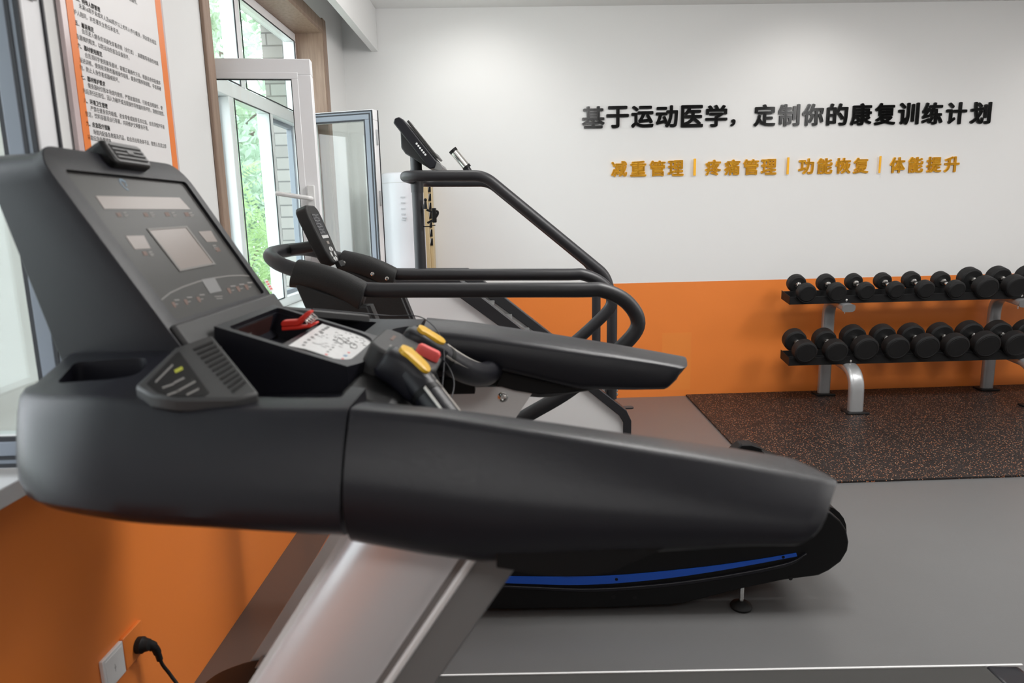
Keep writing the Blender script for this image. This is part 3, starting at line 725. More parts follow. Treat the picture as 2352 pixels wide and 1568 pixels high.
# pulse grips on the far rail
g0, g1 = PY(1040, 345, Fy), PY(1072, 384, Fy); g2 = PY(1088, 410, Fy)
gd = (g1 - g0).normalized()
bm = tube(B(), [g1, g2], 0.017, 14); gb = build('grip_bar', bm, 'tube', st)
bm = tube(B(), [g0 + gd * 0.012, g1 - gd * 0.006], 0.024, 18); build('pulse_sensor', bm, 'chrome', gb)
for ga, gb_ in ((g0 - gd * 0.004, g0 + gd * 0.014), (g1 - gd * 0.008, g1 + gd * 0.008)): build('grip_collar', tube(B(), [ga, gb_], 0.0255, 18), 'black', gb)
# bottle cage hanging from the post
def pc(x, y, Y=3.75): return PY(x, y, Y)
bm = B(); box(bm, pc(972, 0).x, pc(982, 0).x, 3.735, 3.77, pc(0, 520).z - 0.03, pc(978, 478).z)
cg = build('bottle_cage', bm, 'black', st, bevel=0.004)
bm = tube(B(), [pc(977, 480), pc(977, 468), pc(977, 462)], [0.012, 0.008, 0.006], 10); bmesh.ops.create_uvsphere(bm, u_segments=12, v_segments=8, radius=0.009, matrix=Matrix.Translation(pc(977, 459))); build('knob', bm, 'black', cg)
bm = B(); pa = catmull([pc(980, 482), pc(994, 486), pc(1004, 485), pc(1005, 492), pc(996, 504), pc(982, 512)], 6)
rings = []
for i, p in enumerate(pa):
    t = (pa[min(i + 1, len(pa) - 1)] - pa[max(i - 1, 0)]).normalized(); u = Vector((0, 1, 0)); v = t.cross(u)
    rings.append([p + u * 0.012 + v * 0.0055, p - u * 0.012 + v * 0.0055, p - u * 0.012 - v * 0.0055, p + u * 0.012 - v * 0.0055])
loft(bm, rings); build('cage_arm', bm, 'black', cg)
bm = tube(B(), [pc(972, 520), pc(985, 520), pc(1000, 517)], 0.0025, 8); build('cage_strap', bm, 'black', cg)
# side frames and panels
for Y0, Y1 in ((3.40, 3.46), (4.10, 4.16)):
    YR = 3.42
    outer = XZ([(862, 640), (1054, 640), (1377, 892), (1438, 940), (1449, 964)], YR)
    xr = outer[-1][0]
    outer = [(outer[0][0] - 0.05, 0.02)] + [(outer[0][0] - 0.05, outer[0][1])] + outer[1:] + [(xr, 0.02)]
    inner = XZ([(1037, 668), (1350, 895), (1421, 952), (1431, 969)], YR)
    xi0, ztop = outer[0][0] + 0.06, XZ([(1030, 668)], YR)[0][1]
    inn = [(xi0, 0.10), (xi0, ztop)] + inner + [(inner[-1][0], 0.10)]
    ring_o = outer; ring_i = inn
    bm = B()
    vo = [[bm.verts.new((x, y, z)) for x, z in ring_o] for y in (Y0, Y1)]; vi = [[bm.verts.new((x, y, z)) for x, z in ring_i] for y in (Y0, Y1)]
    n = len(ring_o)
    for i in range(n):
        j = (i + 1) % n
        bm.faces.new((vo[0][i], vo[0][j], vi[0][j], vi[0][i])); bm.faces.new((vo[1][j], vo[1][i], vi[1][i], vi[1][j]))
        bm.faces.new((vo[0][j], vo[0][i], vo[1][i], vo[1][j])); bm.faces.new((vi[0][i], vi[0][j], vi[1][j], vi[1][i]))
    fr = build('side_frame', bm, 'tube', st, bevel=0.004)
    ym = (Y0 + Y1) / 2
    bm = prismY(B(), inn, ym - 0.012, ym - 0.004); pn_ = build('side_panel', bm, 'white', st)
    p = PY(1411, 942, ym - 0.012); bm = lathe(B(), (p.x, ym - 0.012, p.z), (0, -1, 0), [(0, 0.007), (0.003, 0.006), (0.005, 0.002)], 10); build('screw', bm, 'chrome', pn_)
# steps of the climber between the frames
o1, o2 = XZ([(1075, 656)], 3.42)[0], XZ([(1370, 886)], 3.42)[0]
for k in range(6):
    t = 0.06 + k * 0.16; x = o1[0] + (o2[0] - o1[0]) * t - 0.03; z = o1[1] + (o2[1] - o1[1]) * t - 0.05
    bm = B(); box(bm, x - 0.2, x, 3.47, 4.09, z - 0.02, z + 0.01); build('step', bm, 'grey', st, bevel=0.004)
bm = B(); box(bm, -0.62, -0.42, 3.46, 4.10, 0.9, 1.085); build('cross_beam', bm, 'tube', st, bevel=0.004)
# slotted foot bracket at the lower end, bolts on the rails
p = PY(1441, 938, 3.47)
bm = prismZ(B(), rrect(p.x - 0.05, p.x + 0.035, 3.47, 3.51, 0.015, 5), p.z - 0.004, p.z + 0.004); build('foot_bracket', bm, 'tube', st)
cut(bpy.data.objects['foot_bracket'], [box(B(), 0.54, p.x + 0.02, 3.4875 , 3.4935, -1, 1)]) if False else None
for zz_ in (896, 905):
    p = PY(1412, zz_, N_); bm = lathe(B(), (0.522, N_, p.z), (1, 0, 0), [(0, 0.008), (0.004, 0.008), (0.006, 0.004)], 10); build('bolt', bm, 'chrome', st)

# ================================================================== curved treadmill
ct = thing('curved_treadmill', 'black curved manual treadmill with blue side stripe and tube handrails in the middle', 'treadmill', (0.2, 2.62, 0))
Yn, Yf2 = 2.22, 2.96
def cpx(pts): return XZ(pts, Yn)
bot = cpx([(1160, 1406), (1300, 1410), (1400, 1408), (1560, 1388), (1700, 1353), (1800, 1332), (1880, 1322)])
end = cpx([(1905, 1310), (1932, 1290), (1947, 1265), (1950, 1245), (1945, 1218), (1931, 1196), (1908, 1177), (1880, 1168), (1850, 1168)])
def ztop(x): return 0.322 + 0.03 * ((x - 0.22) / 0.85) ** 2
xs_ = [0.95 - 0.1 * k for k in range(0, 14)]
topc = [(x, ztop(x)) for x in xs_]
xf = topc[-1][0]
skirt = [(x, max(z, 0.022)) for x, z in bot] + end + topc + [(xf - 0.04, ztop(xf) - 0.04), (xf - 0.06, 0.24), (xf - 0.04, 0.14), (xf + 0.05, 0.07), (-0.2, 0.03)]
for (a, b) in ((Yn, Yn + 0.07), (Yf2 - 0.07, Yf2)):
    build('side_skirt', prismY(B(), skirt, a, b), 'black', ct, bevel=0.006, seg=3)
bm = B()
prof = [(1.075 + 0.105 * math.cos(t), 0.255 + 0.105 * math.sin(t)) for t in [math.radians(-90 + 15 * k) for k in range(13)]]
loft(bm, [[(x, y, z) for x, z in prof] for y in (Yn + 0.08, Yf2 - 0.08)]); build('rear_roller', bm, 'black', ct)
belt = [(x, ztop(x) - 0.03) for x in [1.07 - 0.05 * k for k in range(29)]]
bm = loft(B(), [[(x, Yn + 0.075, z) for x, z in belt + [(x, z - 0.02) for x, z in belt[::-1]]], [(x, Yf2 - 0.075, z) for x, z in belt + [(x, z - 0.02) for x, z in belt[::-1]]]])
build('running_belt', bm, 'rubber', ct)
# blue stripe, grey rail below it
up_ = catmull([Vector((*v, 0)) for v in cpx([(1000, 1316), (1208, 1323), (1400, 1321), (1600, 1303), (1740, 1284), (1828, 1269)])], 6)
lo_ = catmull([Vector((*v, 0)) for v in cpx([(1000, 1330), (1208, 1339), (1350, 1341), (1500, 1330), (1650, 1309), (1830, 1276)])], 6)
bm = prismY(B(), [(v.x, v.y) for v in up_] + [(v.x, v.y) for v in reversed(lo_)], Yn - 0.004, Yn + 0.002); bs = build('side_stripe', bm, 'blue', ct)
for px in ((1416, 1330), (1799, 1279)):
    p = PY(*px, Yn - 0.004); bm = lathe(B(), (p.x, Yn - 0.003, p.z), (0, -1, 0), [(0, 0.0055), (0.002, 0.0055)], 10); build('screw', bm, 'black', bs)
g_up = catmull([Vector((*v, 0)) for v in cpx([(1000, 1335), (1208, 1344), (1350, 1349), (1500, 1340), (1650, 1321), (1800, 1292), (1850, 1268)])], 6)
g_lo = catmull([Vector((*v, 0)) for v in cpx([(1000, 1340), (1208, 1350), (1350, 1356), (1500, 1347), (1650, 1328), (1800, 1299), (1852, 1270)])], 6)
bm = prismY(B(), [(v.x, v.y) for v in g_up] + [(v.x, v.y) for v in reversed(g_lo)], Yn - 0.010, Yn + 0.002); build('side_rail', bm, 'plastic', ct, bevel=0.002)
for px in ((1409, 1370), (1458, 1372), (1816, 1328)):
    p = PY(*px, Yn); bm = lathe(B(), (p.x, Yn + 0.002, p.z), (0, -1, 0), [(0, 0.007), (0.003, 0.007)], 10); build('screw', bm, 'rubber', ct)
for fx, fy in ((0.79, 2.24), (0.79, 2.93), (-0.2, 2.27), (-0.2, 2.9)):
    bm = lathe(B(), (fx, fy, 0), (0, 0, 1), [(0, 0.036), (0.008, 0.039), (0.016, 0.034), (0.024, 0.016), (0.028, 0.008)], 24)
    ft = build('foot', bm, 'rubber', ct); bm = tube(B(), [(fx, fy, 0.02), (fx, fy, 0.125)], 0.0075, 10); build('foot_screw', bm, 'chrome', ft)
    if fy in (2.24, 2.93):
        bm = B(); box(bm, fx - 0.03, fx + 0.03, min(fy, 2.62) if fy > 2.6 else fy - 0.012, fy + 0.02, 0.10, 0.13); build('foot_mount', bm, 'black', ft)
# handrails
RN, RF = 2.30, 2.92
def hr(Y):
    a = [PY(1198, 961, RN), PY(1308, 896, RN), PY(1350, 862, RN)]
    L_ = [(-0.28, 0.53), (a[0].x, a[0].z), (a[1].x, a[1].z), (0.335, 0.925), (0.417, 1.02), (0.385, 1.10), (0.30, 1.146), (0.2, 1.150), (-0.30, 1.160), (-0.49, 1.166), (-0.60, 1.190), (-0.73, 1.236)]
    return [Vector((x, Y, z)) for x, z in L_]
def lower(Y): return catmull(hr(Y), 7)
fr_ = [Vector((-0.80, RN + 0.02, 1.262)), Vector((-0.855, RN + 0.12, 1.285)), Vector((-0.862, 2.61, 1.29)), Vector((-0.855, RF - 0.12, 1.285)), Vector((-0.80, RF - 0.02, 1.262))]
path = catmull(hr(RN) + fr_ + list(reversed(hr(RF))), 7)
bm = tube(B(), path, 0.0255, 16); build('handrail', bm, 'tube', ct, ang=60)
def lean(p, z): return p
for Y in (RN, RF):
    # soft sleeve over the tube, upright plate below it
    s0, s1 = Vector((-0.735, Y, 1.236)), Vector((-0.505, Y, 1.150))
    sd = (s1 - s0).normalized(); sn = Vector((-sd.z, 0, sd.x)) * -1
    if sn.z < 0: sn = -sn
    rings = []
    for k in range(13):
        t = k / 12; c = s0.lerp(s1, t) + sn * (0.012 * math.sin(t * PI)); wd = 0.043; hu = 0.040; hd = 0.060 - 0.012 * math.sin(PI * t) + 0.010 * t
        rg = []
        for q_ in range(20):
            an = 2 * PI * q_ / 20; cc, ss = math.cos(an), math.sin(an)
            rg.append(c + Vector((0, 1, 0)) * (wd * math.copysign(abs(cc) ** 0.7, cc)) + sn * (ss * (hu if ss > 0 else hd)))
        rings.append(rg)
    sl = build('rail_sleeve', loft(B(), rings), 'sleeve', ct, bevel=0.004, ang=50)
    for u, dn in ((0.10, -0.005), (0.62, -0.01), (0.88, -0.008)):
        c = s0.lerp(s1, u) + sn * dn; sg = -1
        bm = lathe(B(), (c.x, Y - 0.042, c.z), (0, -1, 0), [(0, 0.0085), (0.004, 0.0085), (0.006, 0.005), (0.003, 0.003)], 12)
        if Y == RF: build('sleeve_bolt', bm, 'chrome', sl)
        else: bm.free()
    pl = [(-0.742, 1.222), (-0.715, 1.195), (-0.52, 1.115), (-0.495, 1.115), (-0.19, 0.26), (-0.40, 0.26)]
    up = build('upright_plate', prismY(B(), pl, Y - 0.032, Y + 0.032), 'sleeve', ct, bevel=0.006)
    bm = prismY(B(), [(-0.500, 1.115), (-0.485, 1.115), (-0.18, 0.26), (-0.195, 0.26)], Y - 0.026, Y + 0.026); build('upright_edge', bm, 'tube', up)
# display on the front crossbar
c0 = PY(700, 478, 2.61); c1 = PY(771, 606, 2.61)
t0 = PY(704, 474, 2.61); t1 = PY(766, 608, 2.61)
ud = (t1 - t0).normalized(); un = Vector((-ud.z, 0, ud.x)); un = un if un.x > 0 else -un; uy_ = Vector((0, 1, 0))
L2 = (t1 - t0).length
def face_pt(u, v, k): return t0 + ud * u + uy_ * v + un * k
outl = [(-0.035 + 0.035, -0.06), (0.0, 0.06)]
o2_ = []
for k in range(9):
    a = math.radians(180 - 180 * k / 8); o2_.append((0.03 - 0.03 * math.sin(a), 0.085 * -math.cos(a) * -1))
pol = [(0.05, -0.082), (0.015, -0.074), (0.0, -0.050), (0.0, 0.050), (0.015, 0.074), (0.05, 0.082), (L2 * 0.75, 0.072), (L2 - 0.03, 0.060), (L2 - 0.006, 0.045), (L2, 0.02), (L2, -0.02), (L2 - 0.006, -0.045), (L2 - 0.03, -0.060), (L2 * 0.75, -0.072)]
bm = loft(B(), [[face_pt(u, v, k) for u, v in pol] for k in (-0.03, 0.016)])
dsp = build('display', bm, 'sleeve', ct, bevel=0.008, seg=3)
bm = prismN(B(), [face_pt(u, v, 0.0162) for u, v in ((0.035, -0.045), (0.035, 0.045), (0.135, 0.045), (0.135, -0.045))], un, 0.0008); lc = build('lcd', bm, 'gasket', dsp)
bm = B()
for k in range(44):
    u, v = 0.040 + 0.0115 * (k % 7), -0.040 + 0.0115 * (k // 7); a_, b_ = ((0.0015, 0.009), (0.008, 0.0016), (0.0015, 0.0095), (0.0075, 0.0016))[(k * 7 + k // 5) % 4]
    prismN(bm, [face_pt(u, v, 0.0171), face_pt(u, v + b_, 0.0171), face_pt(u + a_, v + b_, 0.0171), face_pt(u + a_, v, 0.0171)], un, 0.0003)
prismN(bm, [face_pt(u, v, 0.0171) for u, v in ((0.122, -0.043), (0.122, 0.043), (0.134, 0.043), (0.134, -0.043))], un, 0.0003)
build('lcd_marks', bm, 'lgrey', lc)
bm = prismN(B(), [face_pt(u, v, 0.0162) for u, v in ((0.146, -0.016), (0.146, 0.012), (0.158, 0.012), (0.158, -0.016))], un, 0.002); build('button', bm, 'lcd', dsp, bevel=0.001)
for k in range(6):
    bm = B(); a0_ = k * PI / 3 + 0.15; pts = []
    for j in range(5): a = a0_ + j * (PI / 3 - 0.3) / 4; pts.append(face_pt(0.198 + 0.030 * math.cos(a), 0.034 * math.sin(a), 0.0162))
    for j in range(4, -1, -1): a = a0_ + j * (PI / 3 - 0.3) / 4; pts.append(face_pt(0.198 + 0.014 * math.cos(a), 0.016 * math.sin(a), 0.0162))
    prismN(bm, pts, un, 0.0015); build('keypad_key', bm, 'lgrey', dsp)
bm = B(); obox(bm, face_pt(0.243, 0.0, 0.024), ud, uy_, un, 0.012, 0.035, 0.009); build('phone_rest', bm, 'black', dsp, bevel=0.002)
bm = tube(B(), [(-0.862, 2.61, 1.29), tuple(t0.lerp(t1, 0.62) - un * 0.028)], 0.022, 14); build('display_neck', bm, 'tube', dsp)
# ================================================================== foreground treadmill
CY = 1.30                        # centre line; everything below mirrors about it
def mir(y): return 2 * CY - y
tr = thing('treadmill', 'large charcoal treadmill filling the foreground, tilted display and wide arm covers', 'treadmill', (0.2, CY, 0))
# ---- arms
def interp(tab, x):
    if x <= tab[0][0]: return tab[0][1]
    for (a, va), (b, vb) in zip(tab, tab[1:]):
        if x <= b:
            t = (x - a) / (b - a); return va + (vb - va) * t
    return tab[-1][1]
TOPT = XZ([(783, 936), (1000, 956), (1300, 999), (1600, 1046), (1800, 1081), (1915, 1102)], 0.882)
BOTT = XZ([(770, 1243), (1000, 1280), (1140, 1296), (1300, 1290), (1500, 1276), (1700, 1264), (1835, 1255)], 0.838)
INB = [(-0.23, 1.055), (-0.049, 1.039), (0.08, 1.008), (0.199, 0.980), (0.345, 0.975)]
SECO = [(0.036, 0.0), (0.029, 0.010), (0.022, 0.05), (0.007, 0.15), (-0.011, 0.27), (-0.028, 0.42), (-0.036, 0.55), (-0.037, 0.68), (-0.031, 0.82), (-0.021, 0.92), (-0.010, 0.98), (0.006, 1.0)]
SECI = [(0.125, 1.0), (0.142, 0.93), (0.150, 0.80), (0.150, 0.55), (0.146, 0.36), (0.140, 0.24), (0.126, 0.165), (0.09, 0.08), (0.062, 0.03)]
SEC = SECO + SECI
def arm(sgn, m):
    Yo = CY - sgn * 0.45
    rings = []
    xs = [-0.2225 + (0.43 + 0.2225) * k / 34 for k in range(35)]
    for x in xs:
        zt = interp(TOPT, x); zb = interp(BOTT, x)
        rg = []
        zi = interp(INB, x)
        for q_, (d, h) in enumerate(SEC):
            if q_ >= len(SECO) + 4: h *= 1 - 0.62 * max(0.0, min(1.0, (x + 0.1) / 0.45))
            z = zt + ((zb if q_ < len(SECO) else zi) - zt) * h
            rg.append(Vector((x, Yo + sgn * d, z)))
        rings.append(rg)
    # shear the last stations along the slanted rear edge
    xe0 = 0.438
    for k, x in enumerate(xs):
        for p, (d, h) in zip(rings[k], SEC):
            lim = 0.430 - 0.115 * h + 0.040 * h * h
            t = (x + 0.2225) / (0.43 + 0.2225)
            p.x = -0.2225 + (lim + 0.2225) * t
    c = sum((p for p in rings[-1]), Vector()) / len(SEC)
    last = rings[-1]
    rings.append([p + Vector((0.007, 0, 0)) + (c - p) * 0.06 for p in last]); rings.append([p + Vector((0.010, 0, 0)) + (c - p) * 0.16 for p in last])
    bm = loft(B(), rings)
    bmesh.ops.recalc_face_normals(bm, faces=bm.faces)
    a = build('arm_cover', bm, m, tr, ang=50)
    lo1 = XZ([(1440, 1300), (1404, 1316), (1360, 1324), (1300, 1327), (1240, 1322), (1180, 1312), (1140, 1306)], 0.822)
    low = [(lo1[-1][0], 1.030), (0.10, 1.0), (0.22, 0.985)] + lo1
    bm = B(); y0, y1 = Yo - sgn * 0.026, Yo + sgn * 0.118
    li1 = XZ([(1440, 886), (1404, 889), (1360, 894), (1300, 902), (1240, 905), (1180, 895), (1140, 883)], 1.632)
    lowi = low[:3] + li1
    loft(bm, [[(x, y0, z) for x, z in low], [(x, y0 + (y1 - y0) * 0.35, z) for x, z in low], [(x, y1, z) for x, z in lowi]]); build('arm_lower_cover', bm, 'black', tr, bevel=0.010, seg=3)
    return a
arm(1, 'plastic'); arm(-1, 'plastic')
# ---- console shell
TOPS = XZ([(70, 893), (105, 893)], 0.935) + XZ([(240, 899)], 0.912) + XZ([(330, 914)], 0.90) + XZ([(450, 931), (600, 937), (783, 937)], 0.892)
BOTS = XZ([(140, 1211), (215, 1213), (500, 1229), (780, 1247)], 0.835)
RXC, RYC = 0.17, 0.085             # long elliptical front corners
def plan(xf, ins):
    x1, y0, y1 = -0.2275, CY - 0.45 + ins, CY + 0.45 - ins; near = []
    for k in range(15):
        a = math.radians(90 * k / 14); near.append((xf + RXC * (1 - math.cos(a)), y0 + RYC * (1 - math.sin(a))))
    for k in range(1, 7): near.append((xf + RXC + (x1 - xf - RXC) * k / 6, y0))
    return near + [(x, 2 * CY - y) for x, y in reversed(near)]
rings = []
LV = [(1.00, -0.580, 0.030), (0.97, -0.612, 0.004), (0.92, -0.640, -0.020), (0.85, -0.660, -0.035), (0.77, -0.673, -0.041), (0.66, -0.682, -0.038), (0.50, -0.690, -0.026), (0.34, -0.697, -0.010),
      (0.18, -0.706, 0.010), (0.06, -0.712, 0.028), (0.015, -0.710, 0.036), (0.0, -0.704, 0.046)]
for h, xf, ins in LV:
    rg = []
    for x, y in plan(xf, ins):
        zt = interp(TOPS, x); zb = interp(BOTS, x)
        rg.append((x, y, zt + (zb - zt) * h))
    rings.append(rg)
bm = loft(B(), rings, cap=False); bm.verts.ensure_lookup_table(); nn_ = len(rings[0])
for i in range(nn_ // 2 - 1):     # bottom closed by strips from side to side
    bm.faces.new([bm.verts[i], bm.verts[i + 1], bm.verts[nn_ - 2 - i], bm.verts[nn_ - 1 - i]])
top_ = nn_ * (len(rings) - 1); inn_ = []
def rise(x): return 0.026 * max(0.0, min(1.0, (-0.41 - x) / 0.07))
for v in [bm.verts[top_ + i].co.copy() for i in range(nn_ // 2)]:   # the deck rises towards the tower
    w_ = rise(v.x)
    inn_.append((bm.verts.new((v.x, 1.055, v.z + w_)), bm.verts.new((v.x, mir(1.055), v.z + w_))))
bm.verts.ensure_lookup_table()
for i in range(nn_ // 2 - 1):
    a0, a1, b1, b0 = bm.verts[top_ + i], bm.verts[top_ + i + 1], bm.verts[top_ + nn_ - 2 - i], bm.verts[top_ + nn_ - 1 - i]
    bm.faces.new((a0, a1, inn_[i + 1][0], inn_[i][0])); bm.faces.new((inn_[i][0], inn_[i + 1][0], inn_[i + 1][1], inn_[i][1])); bm.faces.new((inn_[i][1], inn_[i + 1][1], b1, b0))
for (r0_, r1_) in ((0, nn_ - 1),):   # front end of the strips
    bm.faces.new((bm.verts[top_], inn_[0][0], inn_[0][1], bm.verts[top_ + nn_ - 1]))
k_ = nn_ // 2 - 1
bm.faces.new((bm.verts[top_ + k_], bm.verts[top_ + nn_ - 1 - k_], inn_[k_][1], inn_[k_][0]))
shell = build('console_shell', bm, 'plastic', tr, ang=50)
# cavities: side troughs, cup holders, user side bay
def cyl_corner(x0, x1, y0, y1, r, z0, z1): return prismZ(B(), rrect(x0, x1, y0, y1, r, 6), z0, z1)
off = Vector((-0.2, -CY, 0))
def C_(bm): return bm
cups = []
def cutter_shift(bm):
    return bm
shell_cut = [cyl_corner(-0.515, -0.26, 1.145, 1.455, 0.005, 1.09, 1.4),
             cyl_corner(-0.50, -0.252, 0.945, 1.16, [0.02, 0.012, 0.02, 0.02], 1.105, 1.4),
             cyl_corner(-0.478, -0.338, 1.45, 1.655, [0.02, 0.02, 0.012, 0.02], 1.105, 1.4),
             cyl_corner(-0.284, -0.10, 1.00, 1.60, [0.07, 0.001, 0.001, 0.07], 0.90, 1.4)]
cup = [PP(*p, Vector((-0.6, 0.935, 1.177)), Vector((0, -0.21, 1))) for p in ((128, 880), (262, 875), (312, 862), (338, 838), (336, 820), (172, 828))]
for side in (0, 1):
    o_ = [(p.x, p.y if side == 0 else mir(p.y)) for p in cup]
    if side: o_ = o_[::-1]
    pts = []; n = len(o_)
    for i in range(n):
        p, q, r_ = Vector((*o_[i - 1], 0)), Vector((*o_[i], 0)), Vector((*o_[(i + 1) % n], 0))
        k_ = min(0.014, (p - q).length * 0.45, (r_ - q).length * 0.45)
        a = q + (p - q).normalized() * k_; b = q + (r_ - q).normalized() * k_
        for k in range(6):
            t = k / 5; v = a * (1 - t) ** 2 + q * 2 * t * (1 - t) + b * t * t; pts.append((v.x, v.y))
    shell_cut.append(prismZ(B(), pts, 1.06, 1.4))
cut(shell, shell_cut)
# fix: the shell mesh lives in the treadmill's space, cutters were made in world space
# ---- display tower
FB, FT = Vector((-0.532, 0, 1.208)), Vector((-0.727, 0, 1.525))
fu = (FT - FB).normalized(); fn = Vector((fu.z, 0, -fu.x)); LF = (FT - FB).length
def fp(v, y, k=0.0):            # face coordinates: v up the slope from the base, y depth, k out of the face
    q = FB + fu * v + fn * k; return Vector((q.x, y, q.z))
fP0 = Vector((FB.x, CY, FB.z))
def fpx(x, y, k=0.0): return PP(x, y, fP0 + fn * k, fn)
out = []
Y0t, Y1t = 1.064, 1.536
o_ = rrect(-0.055, LF, Y0t, Y1t, [0.002, 0.055, 0.055, 0.002], 8)   # x = v, y = depth
front_r = [fp(v, y, 0.0) for v, y in o_]
def backp(v, y):
    t = max(0, (v + 0.055) / (LF + 0.055)); z = 1.13 + (1.512 - 1.13) * t
    return Vector((-0.727 - 0.25 * (z - 1.187), CY + (y - CY) * 0.985, z))
rings = [front_r, [fp(v, CY + (y - CY) * 1.0, -0.02) for v, y in o_], [backp(v, y) for v, y in o_]]
twr = build('display_tower', loft(B(), rings), 'plastic', tr, bevel=0.010, seg=3)
# rim around the sunk overlay
scr = [fpx(145, 392), fpx(418, 413), fpx(612, 671), fpx(408, 733)]
sv = [((p - Vector((FB.x, 0, FB.z))).dot(fu), p.y) for p in scr]
v0 = sum(s[0] for s in (sv[2], sv[3])) / 2; v1 = sum(s[0] for s in (sv[0], sv[1])) / 2
ya_, yb2 = (sv[0][1] + sv[3][1]) / 2, (sv[1][1] + sv[2][1]) / 2
def face_rect(v0_, v1_, ya, yb, k0, k1, r=0.0):
    o = rrect(v0_, v1_, ya, yb, max(r, 0.0005), 4); return loft(B(), [[fp(v, y, k0) for v, y in o], [fp(v, y, k1) for v, y in o]])
cut(twr, [face_rect(v0, v1, ya_, yb2, -0.012, 0.05, 0.008)])
ov = build('display_overlay', face_rect(v0 + 0.001, v1 - 0.001, ya_ + 0.001, yb2 - 0.001, -0.014, -0.006, 0.007), 'screen', twr)
KZ = -0.006
def quad(pts, k=KZ, t=0.0006): return prismN(B(), [fpx(*p, k) for p in pts], fn, t)
build('message_window', quad([(219, 450), (412, 454), (437, 481), (239, 480)]), 'lcd', ov)
lc2 = build('screen', quad([(339, 527), (428, 521), (492, 606), (414, 621)]), 'lcd', ov)
bm = B()
fr_pts = [(337, 525), (429, 519), (495, 607), (413, 623)]; in_pts = [(342, 529), (427, 523), (489, 604), (415, 618)]
for i in range(4):
    j = (i + 1) % 4; prismN(bm, [fpx(*p, KZ + 0.0006) for p in (fr_pts[i], fr_pts[j], in_pts[j], in_pts[i])], fn, 0.0008)
build('screen_frame', bm, 'icon', lc2)
build('side_window', quad([(288, 542), (330, 541), (346, 571), (309, 573)]), 'lcd', ov)
build('side_window', quad([(455, 532), (484, 530), (499, 555), (475, 556)]), 'lcd', ov)
bm = B(); rnd = random.Random(3)
def dash(bm, x, y, w_, h_): prismN(bm, [fpx(*p, KZ) for p in ((x, y), (x + w_, y - 1), (x + w_ + h_ * 0.55, y + h_ - 1), (x + h_ * 0.55, y + h_))], fn, 0.0004)
for (x, y) in ((281, 488), (342, 488), (392, 488), (432, 488), (340, 578), (487, 563)):
    dash(bm, x, y, 8, 3); dash(bm, x + 3, y + 5, 9, 3); dash(bm, x + 5, y + 9, 7, 2)
for (x, y) in ((399, 688), (428, 682), (457, 676), (528, 656), (548, 652), (567, 648)):
    dash(bm, x, y, 12, 3); dash(bm, x + 3, y + 10, 6, 2)
build('printed_labels', bm, 'icon', ov)
for (x, y) in ((266, 489), (328, 489), (377, 488), (422, 488), (326, 578), (493, 569)):
    bm = B(); dash(bm, x, y, 9, 9); build('touch_key', bm, 'iconr', ov)
for (x, y) in ((393, 694), (421, 688), (450, 682), (520, 662), (541, 658), (560, 654)):
    bm = B(); dash(bm, x, y, 7, 8); dash(bm, x + 5, y + 8, 5, 4); build('touch_key', bm, 'iconr', ov)
bm = B()
arc = [(370, 687), (390, 671), (420, 657), (455, 645), (490, 637), (525, 632), (555, 631), (578, 633)]
for a, b in zip(arc, arc[1:]): prismN(bm, [fpx(*p, KZ) for p in (a, b, (b[0] + 1.5, b[1] + 2.6), (a[0] + 1.5, a[1] + 2.6))], fn, 0.0004)
build('printed_arc', bm, 'icon', ov)
build('centre_key', quad([(462, 642), (492, 637), (509, 668), (482, 674)]), 'grey', ov)
bm = B(); dash(bm, 477, 651, 14, 5); dash(bm, 482, 658, 14, 4); dash(bm, 489, 663, 11, 3); dash(bm, 492, 680, 18, 2); dash(bm, 496, 685, 14, 2)
build('centre_key_print', bm, 'icon', ov)
bm = B()
for r0_, r1_, a0_, a1_, sh in ((0.009, 0.013, 0.6, 4.6, 0.0), (0.004, 0.007, -1.6, 2.2, 0.003)):
    for k in range(9):
        t0_, t1_ = a0_ + (a1_ - a0_) * k / 9, a0_ + (a1_ - a0_) * (k + 1) / 9
        prismN(bm, [fp(LF - 0.060 + sh + rr_ * math.sin(tt), 1.265 + rr_ * math.cos(tt), KZ + 0.0002) for rr_, tt in ((r0_, t0_), (r1_, t0_), (r1_, t1_), (r0_, t1_))], fn, 0.0003)
build('logo', bm, mat('pale_blue_print', (0.10, 0.17, 0.24), 0.4), ov, smooth=False)
# air outlet on top of the tower
vb = [fpx(222, 332), fpx(315, 352), fpx(320, 381), fpx(243, 374)]
vy0, vy1 = fpx(228, 352).y, fpx(318, 366).y
o = rrect(LF - 0.030, LF + 0.020, vy0, vy1, 0.012, 5)
bm = loft(B(), [[fp(v, y, -0.045) for v, y in o], [fp(v, y, 0.012) for v, y in o], [fp(LF - 0.006 + (v - LF + 0.006) * 0.86, CY + (y - (vy0 + vy1) / 2) * 0.93 + ((vy0 + vy1) / 2 - CY), 0.016) for v, y in o]])
vt = build('air_outlet', bm, 'black', twr, bevel=0.002)
cy_ = (vy0 + vy1) / 2; hw = (vy1 - vy0) / 2
bm = face_rect(LF - 0.026, LF + 0.015, vy0 + 0.008, vy1 - 0.006, 0.0150, 0.0170, 0.008); build('outlet_frame', bm, 'grey', vt)
bm = face_rect(LF - 0.022, LF + 0.011, vy0 + 0.013, vy1 - 0.011, 0.0168, 0.0174, 0.006); build('outlet_opening', bm, 'black', vt)
for k in range(4):
    v_ = LF - 0.019 + 0.0082 * k
    bm = face_rect(v_, v_ + 0.0032, vy0 + 0.014, vy1 - 0.012, 0.0172, 0.0200); build('outlet_slat', bm, 'grey', vt)
bm = face_rect(LF - 0.010, LF - 0.001, cy_ - 0.010, cy_ + 0.010, 0.0175, 0.0215, 0.003); build('outlet_tab', bm, 'grey', vt)
